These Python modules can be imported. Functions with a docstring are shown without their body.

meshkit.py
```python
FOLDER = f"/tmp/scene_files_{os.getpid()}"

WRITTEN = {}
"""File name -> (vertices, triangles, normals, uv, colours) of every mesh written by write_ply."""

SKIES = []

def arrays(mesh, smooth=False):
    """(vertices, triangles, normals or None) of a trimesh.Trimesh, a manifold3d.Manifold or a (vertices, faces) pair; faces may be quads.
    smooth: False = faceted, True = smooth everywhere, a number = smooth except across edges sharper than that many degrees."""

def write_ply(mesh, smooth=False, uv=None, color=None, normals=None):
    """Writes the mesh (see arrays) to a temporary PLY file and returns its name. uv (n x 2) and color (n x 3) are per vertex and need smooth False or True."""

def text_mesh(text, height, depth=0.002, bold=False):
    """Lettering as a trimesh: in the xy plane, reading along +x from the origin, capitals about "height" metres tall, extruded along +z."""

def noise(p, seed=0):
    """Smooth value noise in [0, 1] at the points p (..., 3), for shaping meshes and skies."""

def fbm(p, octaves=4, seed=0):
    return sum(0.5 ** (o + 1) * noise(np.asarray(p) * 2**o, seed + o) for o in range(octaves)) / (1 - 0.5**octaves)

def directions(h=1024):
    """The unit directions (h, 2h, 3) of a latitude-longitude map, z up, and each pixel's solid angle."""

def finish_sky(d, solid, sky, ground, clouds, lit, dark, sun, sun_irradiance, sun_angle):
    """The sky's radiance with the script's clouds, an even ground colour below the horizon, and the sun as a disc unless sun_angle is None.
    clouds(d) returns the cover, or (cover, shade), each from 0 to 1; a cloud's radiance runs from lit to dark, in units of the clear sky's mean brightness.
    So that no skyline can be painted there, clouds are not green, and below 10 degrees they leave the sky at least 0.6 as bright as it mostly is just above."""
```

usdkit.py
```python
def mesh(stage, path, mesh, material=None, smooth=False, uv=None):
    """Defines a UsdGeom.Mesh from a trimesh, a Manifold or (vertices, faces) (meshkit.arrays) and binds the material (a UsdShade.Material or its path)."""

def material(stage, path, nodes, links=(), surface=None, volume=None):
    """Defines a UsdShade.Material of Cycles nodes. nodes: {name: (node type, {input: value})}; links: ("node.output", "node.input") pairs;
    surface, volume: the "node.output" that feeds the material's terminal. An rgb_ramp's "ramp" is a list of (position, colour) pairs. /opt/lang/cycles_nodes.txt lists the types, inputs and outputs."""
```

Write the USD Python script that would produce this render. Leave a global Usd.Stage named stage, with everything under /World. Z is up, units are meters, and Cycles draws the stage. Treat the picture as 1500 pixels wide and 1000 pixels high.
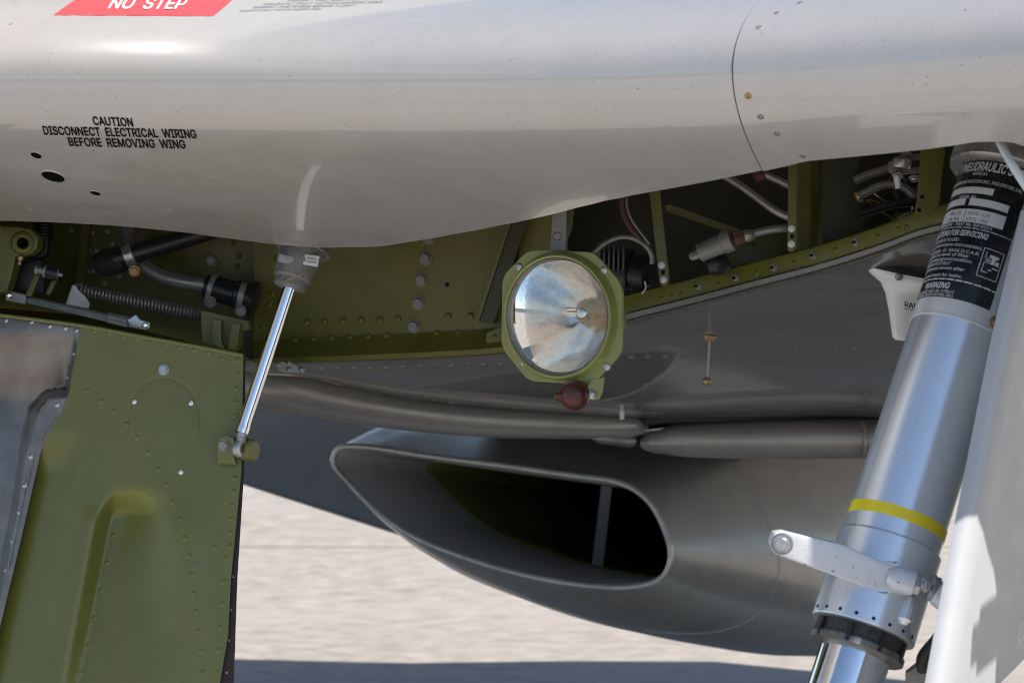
import math, random, numpy as np, trimesh, manifold3d, usdkit, meshkit
from pxr import Usd, UsdGeom, UsdLux, UsdShade, Gf, Sdf
from shapely.geometry import Polygon, Point
from scipy.interpolate import LinearNDInterpolator, CubicSpline, PchipInterpolator
random.seed(7); RNG = np.random.default_rng(7)
stage = Usd.Stage.CreateInMemory()
UsdGeom.SetStageUpAxis(stage, UsdGeom.Tokens.z); UsdGeom.SetStageMetersPerUnit(stage, 1.0)
UsdGeom.Xform.Define(stage, '/World'); UsdGeom.Scope.Define(stage, '/World/Looks')

# ------------------------------------------------------------------ camera, sun, sky
H, FPX, HORIZON = 1.45, 3300.0, 240.0
EXPOSURE = 0.58
SUN_I, SKY_S = 1.25, 0.11
PITCH = math.atan((500 - HORIZON) / FPX)
CAM = np.array([0, 0, H]); FW = np.array([0, math.cos(PITCH), -math.sin(PITCH)])
RT = np.array([1.0, 0, 0]); UP = np.array([0, math.sin(PITCH), math.cos(PITCH)])
cam = UsdGeom.Camera.Define(stage, '/World/Camera')
cam.AddTranslateOp().Set(Gf.Vec3d(0, 0, H)); cam.AddRotateXOp().Set(90 - math.degrees(PITCH))
cam.CreateHorizontalApertureAttr(36.0); cam.CreateVerticalApertureAttr(36.0 * 682 / 1024)
cam.CreateFocalLengthAttr(FPX / 1500 * 36); cam.CreateFStopAttr(7.0); cam.CreateFocusDistanceAttr(3.5)
cam.CreateClippingRangeAttr(Gf.Vec2f(0.05, 5000)); cam.CreateExposureAttr(EXPOSURE)
TH = math.radians(25)
A = np.array([math.sin(TH), math.cos(TH), 0]); O = np.array([math.cos(TH), -math.sin(TH), 0]); Z = np.array([0, 0, 1.0])
SEL = math.radians(52)
S = math.cos(SEL) * O - 0.08 * A + math.sin(SEL) * Z; S /= np.linalg.norm(S)
sun = UsdLux.DistantLight.Define(stage, '/World/Sun')
sun.CreateIntensityAttr(SUN_I); sun.CreateAngleAttr(0.5); sun.CreateNormalizeAttr(True); sun.CreateColorAttr(Gf.Vec3f(1, .96, .9))
sun.AddTransformOp().Set(Gf.Matrix4d(Gf.Rotation(Gf.Vec3d(0, 0, 1), Gf.Vec3d(*map(float, S))), Gf.Vec3d(0)))
sky = UsdLux.DomeLight.Define(stage, '/World/sky')
skym = usdkit.material(stage, '/World/Looks/sky_look', {
    's': ('sky_texture', {'sky_type': 'single_scattering', 'sun_disc': False, 'sun_elevation': math.asin(S[2]), 'sun_rotation': math.atan2(S[0], S[1]), 'aerosol_density': 0.4}),
    'b': ('background_shader', {'strength': SKY_S})}, [('s.color', 'b.color')], surface='b.background')
UsdShade.MaterialBindingAPI.Apply(sky.GetPrim()).Bind(skym)
for k, v in (('kind', 'structure'), ('label', 'clear bright daytime sky above the apron'), ('category', 'sky')): sky.GetPrim().SetCustomDataByKey(k, v)

def P(px, py, d):
    px, py, d = np.broadcast_arrays(np.asarray(px, float), np.asarray(py, float), np.asarray(d, float))
    return CAM + d[..., None] * (FW + ((px - 750) / FPX)[..., None] * RT - ((py - 500) / FPX)[..., None] * UP)
def proj(p):
    q = np.asarray(p) - CAM; d = q @ FW
    return 750 + FPX * (q @ RT) / d, 500 - FPX * (q @ UP) / d, d
def nrm(v): v = np.asarray(v, float); return v / np.linalg.norm(v)
def mm(px, d=3.5): return px * d / FPX                       # pixels at a distance, in metres

# ------------------------------------------------------------------ materials
MATS = {}
def mat(name, color, rough=.5, metal=0., var=.12, scale=30., bump=0., bscale=200., coat=0., coat_rough=.05, coat_ior=1.5, spec=.5, speck=0., speck_scale=350., stretch=(1, 1, 1), rvar=.1, speck_col=(.02, .018, .015), dirt=None, dirt_scale=5., dirt_amt=.5, speck_cut=.735):
    c = np.array(color, float)
    n = {'g': ('geometry', {}), 'm': ('vector_math', {'math_type': 'multiply', 'vector2': stretch}),
         'n': ('noise_texture', {'scale': scale, 'detail': 5, 'roughness': .6}),
         'r': ('rgb_ramp', {'ramp': [(.25, c * (1 - var)), (.75, np.minimum(c * (1 + var), .95))]}),
         'rr': ('rgb_ramp', {'ramp': [(.3, [max(rough - rvar, .02)] * 3), (.7, [min(rough + rvar, 1)] * 3)]}),
         'p': ('principled_bsdf', {'metallic': metal, 'specular_ior_level': spec, 'coat_weight': coat, 'coat_roughness': coat_rough, 'coat_ior': coat_ior})}
    l = [('g.position', 'm.vector1'), ('m.vector', 'n.vector'), ('n.fac', 'r.fac'), ('n.fac', 'rr.fac'), ('rr.color', 'p.roughness')]
    col = 'r.color'
    if dirt is not None:
        n['dn'] = ('noise_texture', {'scale': dirt_scale, 'detail': 6, 'roughness': .65, 'distortion': .4})
        n['dr'] = ('rgb_ramp', {'ramp': [(.45, [0] * 3), (.72, [dirt_amt] * 3)]})
        n['dm'] = ('mix_color', {'blend_type': 'mix', 'b': dirt})
        l += [('m.vector', 'dn.vector'), ('dn.fac', 'dr.fac'), ('dr.color', 'dm.fac'), (col, 'dm.a')]; col = 'dm.result'
    if speck:
        n['sn'] = ('noise_texture', {'scale': speck_scale, 'detail': 1.5, 'roughness': .5})
        n['sr'] = ('rgb_ramp', {'ramp': [(speck_cut, [0] * 3), (speck_cut + .03, [speck] * 3)]})
        n['sm'] = ('mix_color', {'blend_type': 'mix', 'b': speck_col})
        l += [('g.position', 'sn.vector'), ('sn.fac', 'sr.fac'), ('sr.color', 'sm.fac'), (col, 'sm.a')]; col = 'sm.result'
    l.append((col, 'p.base_color'))
    if bump:
        n['bn'] = ('noise_texture', {'scale': bscale, 'detail': 3}); n['bu'] = ('bump', {'strength': 1., 'distance': bump})
        l += [('m.vector', 'bn.vector'), ('bn.fac', 'bu.height'), ('bu.normal', 'p.normal')]
        if coat: l.append(('bu.normal', 'p.coat_normal'))
    MATS[name] = usdkit.material(stage, '/World/Looks/' + name, n, l, surface='p.BSDF')
    return MATS[name]
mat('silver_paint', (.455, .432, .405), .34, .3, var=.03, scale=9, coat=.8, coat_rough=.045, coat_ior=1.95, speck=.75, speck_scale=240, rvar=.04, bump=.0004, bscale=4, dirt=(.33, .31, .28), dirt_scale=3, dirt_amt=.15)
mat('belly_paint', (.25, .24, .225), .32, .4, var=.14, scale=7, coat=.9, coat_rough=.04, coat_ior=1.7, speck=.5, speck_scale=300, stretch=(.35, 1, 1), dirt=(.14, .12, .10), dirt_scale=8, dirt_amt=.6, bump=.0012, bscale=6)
mat('scoop_paint', (.30, .282, .26), .36, .35, var=.08, scale=5, coat=.35, coat_rough=.16, dirt=(.16, .145, .125), dirt_scale=6, dirt_amt=.4, bump=.0008, bscale=6)
mat('lip_paint', (.40, .40, .40), .34, .5, var=.15, scale=12, coat=.5, coat_rough=.1, dirt=(.15, .14, .13), dirt_scale=14, dirt_amt=.6)
mat('duct_grey', (.42, .425, .44), .5, .2, var=.1)
mat('duct_green', (.26, .29, .08), .5, var=.2, scale=8)
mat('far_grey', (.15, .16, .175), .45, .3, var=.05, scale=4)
mat('green', (.112, .108, .014), .42, var=.12, scale=12, speck=.35, speck_scale=260, dirt=(.07, .065, .02), dirt_scale=14, dirt_amt=.45)
mat('green_door', (.142, .146, .026), .36, var=.08, scale=7, coat=.3, coat_ior=1.6, coat_rough=.22, speck=.6, speck_scale=230, speck_cut=.72, dirt=(.085, .085, .03), dirt_scale=11, dirt_amt=.22, bump=.0004, bscale=12)
mat('green_light', (.225, .235, .065), .36, var=.1, scale=25, coat=.2, coat_rough=.15, speck=.8, speck_scale=430, speck_cut=.70)
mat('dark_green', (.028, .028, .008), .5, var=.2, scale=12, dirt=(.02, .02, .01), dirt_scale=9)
mat('bare_metal', (.24, .228, .215), .40, .8, var=.25, scale=14, dirt=(.12, .10, .09), dirt_scale=7, dirt_amt=.7, rvar=.14, bump=.0006, bscale=20)
mat('steel', (.45, .45, .45), .36, .8, var=.2, scale=90, rvar=.1)
mat('dull_metal', (.29, .285, .28), .5, .6, var=.2, scale=70, speck=.3, speck_scale=400)
mat('cast_metal', (.24, .23, .215), .6, .5, var=.2, scale=150, bump=.0005, bscale=600)
mat('tube_metal', (.30, .29, .275), .42, .75, var=.15, scale=60)
mat('chrome', (.82, .82, .83), .10, 1., var=.04, scale=60, rvar=.05)
mat('strut_paint', (.74, .77, .81), .30, .7, var=.012, scale=20, coat=.5, coat_rough=.10, speck=.6, speck_scale=240, rvar=.01, speck_cut=.75)
mat('white_band', (.62, .62, .61), .45, .1, var=.08, scale=40, speck=.5, speck_scale=300)
mat('arm_paint', (.60, .61, .63), .42, .2, var=.06, scale=40, speck=.8, speck_scale=220, speck_cut=.70)
mat('door_paint', (.41, .415, .42), .45, .0, var=.03, scale=30, coat=.2, coat_rough=.2)
mat('gland_metal', (.17, .16, .15), .42, .6, var=.3, scale=90)
mat('black', (.012, .012, .013), .38, var=.3, scale=60)
mat('black_rubber', (.018, .017, .016), .6, var=.3, scale=60)
mat('seal', (.035, .018, .016), .6, var=.3, scale=60)
mat('dark_void', (.006, .006, .005), .9, var=.2, spec=.02)
mat('label_black', (.012, .013, .016), .28, var=.2, scale=60)
mat('label_white', (.62, .64, .66), .5, var=.06, scale=60)
mat('yellow_tape', (.86, .68, .015), .4, var=.05, scale=50)
mat('ink', (.008, .008, .009), .8, var=.1, spec=.1)
mat('faded_ink', (.22, .22, .23), .5, var=.1)
mat('red_paint', (.62, .045, .055), .45, var=.06, scale=20)
mat('white_paint', (.8, .8, .8), .5, var=.03)
mat('white_plastic', (.80, .79, .77), .35, var=.03, scale=20, speck=.8, speck_scale=300)
mat('red_ball', (.075, .018, .014), .28, var=.25, scale=60, speck=.5, speck_scale=280, speck_col=(.3, .2, .15))
mat('brass', (.42, .30, .16), .4, .8, var=.2, scale=100)
mat('screw_metal', (.50, .49, .47), .35, .85, var=.2, scale=200)
mat('recess_dark', (.015, .015, .015), .8, .0, var=.1, spec=.1)
mat('rust_cable', (.10, .05, .03), .6, var=.3, scale=90)
mat('concrete', (.325, .284, .246), .85, var=.30, scale=16, bump=.004, bscale=45, dirt=(.38, .335, .295), dirt_scale=1.3, dirt_amt=.7, stretch=(.6, 1, 1))
mat('hill_green', (.06, .085, .10), .9, var=.3, scale=.02)
mat('joint_dirt', (.24, .21, .11), .95, var=.4, scale=3)
mat('reflector', (.92, .89, .85), .2, 1., var=.05, scale=30, bump=.003, bscale=14, rvar=.05, dirt=(.55, .42, .30), dirt_scale=16, dirt_amt=.4)
MATS['lens_glass'] = usdkit.material(stage, '/World/Looks/lens_glass', {
    'f': ('fresnel', {'IOR': 1.5}), 't': ('transparent_bsdf', {'color': (.95, .96, .96)}), 'gl': ('glossy_bsdf', {'roughness': .02, 'color': (1, 1, 1)}),
    'm': ('mix_closure', {}), 'd': ('diffuse_bsdf', {'color': (.30, .25, .20)}), 'g': ('geometry', {}),
    'n': ('noise_texture', {'scale': 160, 'detail': 4}), 'r': ('rgb_ramp', {'ramp': [(.38, [.05] * 3), (.66, [.22] * 3), (.70, [.6] * 3)]}), 'm2': ('mix_closure', {})},
    [('f.fac', 'm.fac'), ('t.BSDF', 'm.closure1'), ('gl.BSDF', 'm.closure2'), ('g.position', 'n.vector'), ('n.fac', 'r.fac'), ('r.color', 'm2.fac'), ('m.closure', 'm2.closure1'), ('d.BSDF', 'm2.closure2')], surface='m2.closure')

# ------------------------------------------------------------------ scene tree
COUNT = {}
def free(parent, name):
    k = COUNT.get((parent, name), 0); COUNT[(parent, name)] = k + 1
    return f'{parent}/{name}' + (f'_{k:03d}' if k else '')
def tagp(prim, **kw):
    for k, v in kw.items(): prim.SetCustomDataByKey(k, v)
ORG = np.array([0, 3.4, 0.0])
plane = UsdGeom.Xform.Define(stage, '/World/airplane'); plane.AddTranslateOp().Set(Gf.Vec3d(*ORG))
tagp(plane.GetPrim(), label='silver airplane seen under its wing, with open green wheel bay and landing light', category='airplane')
def part(name, mesh, m, parent='/World/airplane', smooth=35, label=None, org=ORG, **kw):
    v, f, _ = meshkit.arrays(mesh, False)
    path = free(parent, name)
    tm = trimesh.Trimesh(v - org, f, process=False)
    g = usdkit.mesh(stage, path, tm, MATS[m], smooth=smooth)
    if label: kw['label'] = label
    tagp(g.GetPrim(), **kw)
    return path

# ------------------------------------------------------------------ shapes
def cat(*ms): return trimesh.util.concatenate([trimesh.Trimesh(*meshkit.arrays(m)[:2], process=False) for m in ms])
def gridmesh(G, flip=False):
    m, n = G.shape[:2]; i = np.arange(m * n).reshape(m, n)
    q = np.stack([i[:-1, :-1], i[1:, :-1], i[1:, 1:], i[:-1, 1:]], -1).reshape(-1, 4)
    f = np.vstack([q[:, [0, 1, 2]], q[:, [0, 2, 3]]])
    if flip: f = f[:, ::-1]
    return trimesh.Trimesh(G.reshape(-1, 3), f, process=False)
def gridnormals(G, toward=None):
    du = np.gradient(G, axis=0); dv = np.gradient(G, axis=1)
    n = np.cross(du, dv); n /= np.maximum(np.linalg.norm(n, axis=-1, keepdims=True), 1e-12)
    to = (CAM if toward is None else toward) - G
    s = np.sign((n * to).sum(-1, keepdims=True)); s[s == 0] = 1
    return n * s
def shell(G, t, back=None):
    """a sheet with thickness: G is the face seen, back (a vector) or the sheet's own normal gives the other"""
    N = gridnormals(G) if back is None else -np.broadcast_to(back, G.shape)
    B = G - N * t
    m, n = G.shape[:2]
    ms = [gridmesh(G), gridmesh(B, True)]
    for e in ((G[0], B[0]), (G[-1], B[-1]), (G[:, 0], B[:, 0]), (G[:, -1], B[:, -1])): ms.append(gridmesh(np.stack(e)))
    r = cat(*ms); r.merge_vertices(); trimesh.repair.fix_normals(r, multibody=False); return r
def spl(pts, n=40):
    p = np.asarray(pts, float)
    if len(p) < 3: return np.linspace(p[0], p[-1], n)
    t = np.r_[0, np.cumsum(np.linalg.norm(np.diff(p, axis=0), axis=1))]
    return CubicSpline(t, p)(np.linspace(0, t[-1], n))
def tube(pts, r, n=14, cap=True):
    p = np.asarray(pts, float); r = np.broadcast_to(np.asarray(r, float), (len(p),))
    T = np.gradient(p, axis=0); T /= np.linalg.norm(T, axis=1, keepdims=True)
    a = np.cross(T[0], [0, 0, 1.0]); a = a if np.linalg.norm(a) > .1 else np.cross(T[0], [1.0, 0, 0]); a = nrm(a)
    th = np.linspace(0, 2 * np.pi, n, endpoint=False); rings = []
    for k in range(len(p)):
        a = nrm(a - (a @ T[k]) * T[k]); b = np.cross(T[k], a)
        rings.append(p[k] + r[k] * (np.cos(th)[:, None] * a + np.sin(th)[:, None] * b))
    v = np.vstack(rings); f = []
    for k in range(len(p) - 1):
        for j in range(n):
            q = [k * n + j, k * n + (j + 1) % n, (k + 1) * n + (j + 1) % n, (k + 1) * n + j]; f += [[q[0], q[1], q[2]], [q[0], q[2], q[3]]]
    if cap:
        v = np.vstack([v, p[0], p[-1]]); L = (len(p) - 1) * n
        for j in range(n): f += [[len(v) - 2, (j + 1) % n, j], [len(v) - 1, L + j, L + (j + 1) % n]]
    return trimesh.Trimesh(v, f, process=False)
def prof(p0, p1, rz, n=28):
    """turned shape along p0 to p1; rz is a list of (fraction along, radius)"""
    p0, p1 = np.asarray(p0, float), np.asarray(p1, float)
    return tube2([p0 + (p1 - p0) * t for t, _ in rz], [r for _, r in rz], nrm(p1 - p0), n)
def tube2(p, r, T, n=28):
    a = np.cross(T, [0, 0, 1.0]); a = a if np.linalg.norm(a) > .1 else np.cross(T, [1.0, 0, 0]); a = nrm(a); b = np.cross(T, a)
    th = np.linspace(0, 2 * np.pi, n, endpoint=False)
    G = np.stack([p[k] + r[k] * (np.cos(th)[:, None] * a + np.sin(th)[:, None] * b) for k in range(len(p))])
    G = np.concatenate([G, G[:, :1]], 1); m = gridmesh(G, True)
    caps = []
    for k, s in ((0, 1), (-1, -1)):
        if r[k] > 1e-6:
            c = np.vstack([p[k], G[k, :-1]]); f = [[0, 1 + j, 1 + (j + 1) % n] for j in range(n)]
            caps.append(trimesh.Trimesh(c, f if s > 0 else [x[::-1] for x in f], process=False))
    m = cat(m, *caps); m.merge_vertices(); trimesh.repair.fix_normals(m); return m
def frame(n, up=Z):
    n = nrm(n); u = np.cross(up, n); u = u if np.linalg.norm(u) > .05 else np.cross([0, 1.0, 0], n); u = nrm(u); return u, np.cross(n, u), n
def put(m, p, n, s=1., spin=0., up=Z):
    u, v, w = frame(n, up); c, q = math.cos(spin), math.sin(spin)
    M = np.eye(4); M[:3, 0] = (c * u + q * v) * s; M[:3, 1] = (-q * u + c * v) * s; M[:3, 2] = w * s; M[:3, 3] = p
    r = m.copy(); r.apply_transform(M); return r
def revolve(rz, n=24):
    return trimesh.creation.revolve(np.array(rz, float), sections=n)
DOME = revolve([(0, .42), (.4, .37), (.75, .22), (1, 0), (1.02, -.3)], 12)
FLAT = revolve([(0, .25), (.75, .25), (.95, .12), (1, -.3)], 12)
def mf(t): return manifold3d.Manifold(manifold3d.Mesh(np.asarray(t.vertices, np.float32), np.asarray(t.faces, np.uint32)))
def tri(m): k = m.to_mesh(); return trimesh.Trimesh(k.vert_properties[:, :3], k.tri_verts, process=False)
def _screw():
    body = manifold3d.Manifold.revolve(manifold3d.CrossSection([[(0, -.3), (1, -.3), (1, .1), (.85, .3), (.5, .42), (0, .46)]]), 20)
    for w, h in ((1.1, .26), (.26, 1.1)): body = body - manifold3d.Manifold.cube((w, h, .5), True).translate((0, 0, .42))
    return tri(body)
SCREW = _screw()
def _hex():
    h = manifold3d.Manifold.cylinder(.75, 1, 1, 6)
    c = manifold3d.Manifold.cylinder(.75, 1.5, .78, 24)
    return tri((h ^ c) + manifold3d.Manifold.cylinder(.12, 1.18, 1.18, 20))
HEX = _hex()
def pxpoly(pts, d, t, bevel=0.):
    """an outline standing at distance d with its own thickness t (metres), running back from the seen face; d may be a function of the pixel"""
    pg = Polygon(pts).buffer(0); dd = d if callable(d) else (lambda x, y: np.full(np.shape(x), float(d)))
    def ex(poly, z0, z1):
        m = trimesh.creation.extrude_polygon(poly, 1.0, engine='earcut'); v = m.vertices
        dep = dd(v[:, 0], v[:, 1]); q = P(v[:, 0], v[:, 1], dep)
        q = q + FW * (z0 + v[:, 2:3] * (z1 - z0)); return trimesh.Trimesh(q, m.faces, process=False)
    if not bevel: m = ex(pg, 0, t)
    else:
        try:
            a, b = pg.buffer(-bevel, join_style=2), pg
            A_, B_ = np.array(a.exterior.coords)[:-1], np.array(b.exterior.coords)[:-1]
            lay = [(A_, 0), (B_, .6 * bevel), (B_, None)]
            if len(A_) != len(B_): raise ValueError
            k = np.argmin(np.linalg.norm(A_ - B_[0], axis=1)); A_ = np.roll(A_, -k, 0)
            pp = dd(A_[:, 0], A_[:, 1]); dm = float(np.mean(pp)); bz = mm(bevel, dm) * .7
            R = [P(A_[:, 0], A_[:, 1], dd(A_[:, 0], A_[:, 1])), P(B_[:, 0], B_[:, 1], dd(B_[:, 0], B_[:, 1])) + FW * bz, P(B_[:, 0], B_[:, 1], dd(B_[:, 0], B_[:, 1])) + FW * t]
            G = np.stack([np.vstack([r, r[:1]]) for r in R]); m = gridmesh(G)
            fc = trimesh.creation.extrude_polygon(Polygon(A_), 1.0, engine='earcut'); v = fc.vertices; top = np.all(fc.vertices[fc.faces][:, :, 2] < .5, axis=1)
            m = cat(m, trimesh.Trimesh(P(v[:, 0], v[:, 1], dd(v[:, 0], v[:, 1])), fc.faces[top], process=False)); m.merge_vertices()
            trimesh.repair.fix_normals(m); return m
        except Exception: m = ex(pg, 0, t)
    trimesh.repair.fix_normals(m); return m
class Surf:
    def __init__(s, G, lim=None):
        N = gridnormals(G); x, y, d = proj(G.reshape(-1, 3)); ok = np.ones(len(x), bool) if lim is None else lim(x, y, d)
        s.f = LinearNDInterpolator(np.c_[x, y][ok], np.c_[G.reshape(-1, 3), N.reshape(-1, 3)][ok])
    def __call__(s, px, py):
        r = s.f(np.c_[np.atleast_1d(np.asarray(px, float)), np.atleast_1d(np.asarray(py, float))]); return r[:, :3], r[:, 3:]
class Plane3:
    def __init__(s, a, b, c=None):
        n = nrm(np.cross(b - a, (Z if c is None else c - a))); s.p, s.n = a, (n if n @ (CAM - a) > 0 else -n)
    def d(s, px, py):
        r = P(px, py, 1.0) - CAM; return ((s.p - CAM) @ s.n) / (r @ s.n)
    def __call__(s, px, py):
        q = P(px, py, s.d(px, py)); q = np.atleast_2d(q); return q, np.broadcast_to(s.n, q.shape)
    def grid(s, poly_l, nx=2, ny=2):
        c = np.array(poly_l, float); u = np.linspace(0, 1, nx); v = np.linspace(0, 1, ny)
        g = (1 - v)[None, :, None] * ((1 - u)[:, None, None] * c[0] + u[:, None, None] * c[1]) + v[None, :, None] * ((1 - u)[:, None, None] * c[3] + u[:, None, None] * c[2])
        return P(g[..., 0], g[..., 1], s.d(g[..., 0], g[..., 1]))
def rivets(parent, surf, pts, r, m='screw_metal', proto=DOME, name='rivet', lift=0., jit=.4):
    if len(pts) == 0: return
    pts = np.asarray(pts, float); pts = pts + RNG.uniform(-jit, jit, pts.shape)
    q, n = surf(pts[:, 0], pts[:, 1])
    for a, b in zip(q, n):
        if np.isfinite(a).all(): part(name, put(proto, a + b * lift, b, r, RNG.uniform(0, 3)), m, parent, smooth=40)
def line(p, q, n): return np.linspace(p, q, n)
def decal(surf, text, p0, p1, h, m, parent, name='lettering', lift=.0008, slant=0., bold=True, label=None):
    """lettering on a surface between two baseline points given in the picture"""
    t = meshkit.text_mesh(text, 1.0, .02, bold); v = np.array(t.vertices); w = v[:, 0].max()
    p0, p1 = np.array(p0, float), np.array(p1, float); u = (p1 - p0) / w
    x = p0[0] + v[:, 0] * u[0] + v[:, 1] * slant; y = p0[1] + v[:, 0] * u[1] - v[:, 1] * h
    q, n = surf(x, y); q = q + n * (lift + (v[:, 2:3] > .01) * .0003)
    return part(name, trimesh.Trimesh(q, t.faces, process=False), m, parent, smooth=False, label=label)

# ------------------------------------------------------------------ setting: apron of concrete slabs
ap = '/World/apron'
g = 2500.; gp = part('apron', trimesh.Trimesh([(-g, -g, -.012), (g, -g, -.012), (g, g, -.012), (-g, g, -.012)], [(0, 1, 2), (0, 2, 3)]), 'joint_dirt', '/World', False, org=np.zeros(3),
          label='pale sunlit concrete apron of large slabs under the airplane', category='apron', kind='structure')
JY, SZ = H * FPX / (803 - HORIZON), 6.0
def slab(x0, x1, y0, y1, tilt=0.):
    c, e = .012, .006
    b = [(x0, y0), (x1, y0), (x1, y1), (x0, y1)]; i = [(x0 + c, y0 + c), (x1 - c, y0 + c), (x1 - c, y1 - c), (x0 + c, y1 - c)]
    v = [(*p, -.011) for p in b] + [(*p, -e) for p in b] + [(*p, tilt) for p in i]
    f = []
    for k in range(4):
        j = (k + 1) % 4; f += [(k, j, 4 + j), (k, 4 + j, 4 + k), (4 + k, 4 + j, 8 + j), (4 + k, 8 + j, 8 + k)]
    f += [(8, 9, 10), (8, 10, 11)]
    return trimesh.Trimesh(v, f, process=False)
for i in range(-7, 7):
    for j in range(-6, 6):
        x0, y0 = -2.2 + i * SZ, JY + j * SZ
        part('slab', slab(x0 + .028, x0 + SZ - .028, y0 + .028, y0 + SZ - .028, RNG.uniform(0, .0015)), 'concrete', ap, False, org=np.zeros(3))
L0, L1, M0, M1 = -2.2 - 7 * SZ, -2.2 + 7 * SZ, JY - 6 * SZ, JY + 6 * SZ
for a in ((-g, g, M1, g), (-g, g, -g, M0), (-g, L0, M0, M1), (L1, g, M0, M1)):
    part('slab', slab(a[0] + .01, a[1] - .01, a[2] + .01, a[3] - .01), 'concrete', ap, False, org=np.zeros(3))

# far hills behind the camera, seen only as a dark line in the paint
ha = np.linspace(0, 2 * np.pi, 361); hb = 14 + 22 * meshkit.fbm(np.c_[np.cos(ha) * 4, np.sin(ha) * 4, 0 * ha], 5, 3)
part('hills', gridmesh(np.stack([np.c_[np.cos(ha) * r, np.sin(ha) * r, z * hb] for r, z in ((700, -.1), (720, .8), (760, 1.0), (900, 0))])), 'hill_green', '/World', 60, org=np.zeros(3), label='low wooded hills far off round the apron', category='hills', kind='structure')

# ------------------------------------------------------------------ wing
le_x = np.array([-600, 0, 500, 900, 1200, 1500], float)
le_y = PchipInterpolator(le_x, [118, 113, 114, 110, 96, 74], extrapolate=True)
le_d = lambda x: 3.32 - .62 * np.asarray(x, float) / 1500
low_x = [-600, -200, 0, 150, 250, 350, 420, 470, 520, 560, 600, 680, 780, 900, 1000, 1100, 1168, 1176, 1250, 1340, 1395, 1440, 1480, 1500, 1560]
low_y = [318, 320, 323, 329, 338, 351, 359, 362, 362, 360, 354, 340, 320, 291, 272, 253, 238, 236, 228, 219, 212, 206, 206, 214, 214]
lowf = PchipInterpolator(low_x, low_y, extrapolate=True)
LEL = lambda x: P(x, le_y(x), le_d(x))
RN = .052
up_s = PchipInterpolator([0.9, 1.3, 1.9, 2.75], [.216, .20, .05, -.40])
def zup(s): return np.where(s < .9, np.sqrt(2 * RN * s) - .10 * s, up_s(np.clip(s, .9, 2.75)))
def zlow(s): return -np.sqrt(2 * RN * s) - .12 * s
SU = np.r_[np.linspace(0, 1, 26)[1:] ** 2 * .9, 1.1, 1.3, 1.6, 1.9, 2.3, 2.75]
def column(L, cut=True):
    s = np.linspace(0, .9, 500) ** 2; q = L + s[:, None] * A + zlow(s)[:, None] * Z
    x, y, d = proj(q); k = np.nonzero(y >= lowf(x))[0]; e = s[k[0]] if len(k) else .6
    sl = np.linspace(0, 1, 30) ** 2 * e
    low = L + sl[:, None] * A + zlow(sl)[:, None] * Z
    upp = L + SU[:, None] * A + zup(SU)[:, None] * Z
    return np.vstack([low[::-1], upp])
seam_y = [-200, -60, 0, 20, 40, 60, 80, 110, 145, 190, 237, 400]; seam_x = [1620, 1300, 1166, 1132, 1106, 1087, 1076, 1072, 1092, 1128, 1171, 1320]
seam = PchipInterpolator(seam_y, seam_x, extrapolate=True)
def warp(x0, side):
    """columns shifted so that the edge follows the panel seam"""
    out = []
    for x in x0: out.append(column(LEL(x)))
    return np.stack(out)
XI = np.r_[np.linspace(-620, 900, 62), np.linspace(915, 1072, 16)]
XO = np.r_[1074.2, np.linspace(1085, 1480, 26), np.linspace(1500, 1640, 8)]
WI, WO = warp(XI, 0), warp(XO, 1)
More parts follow.
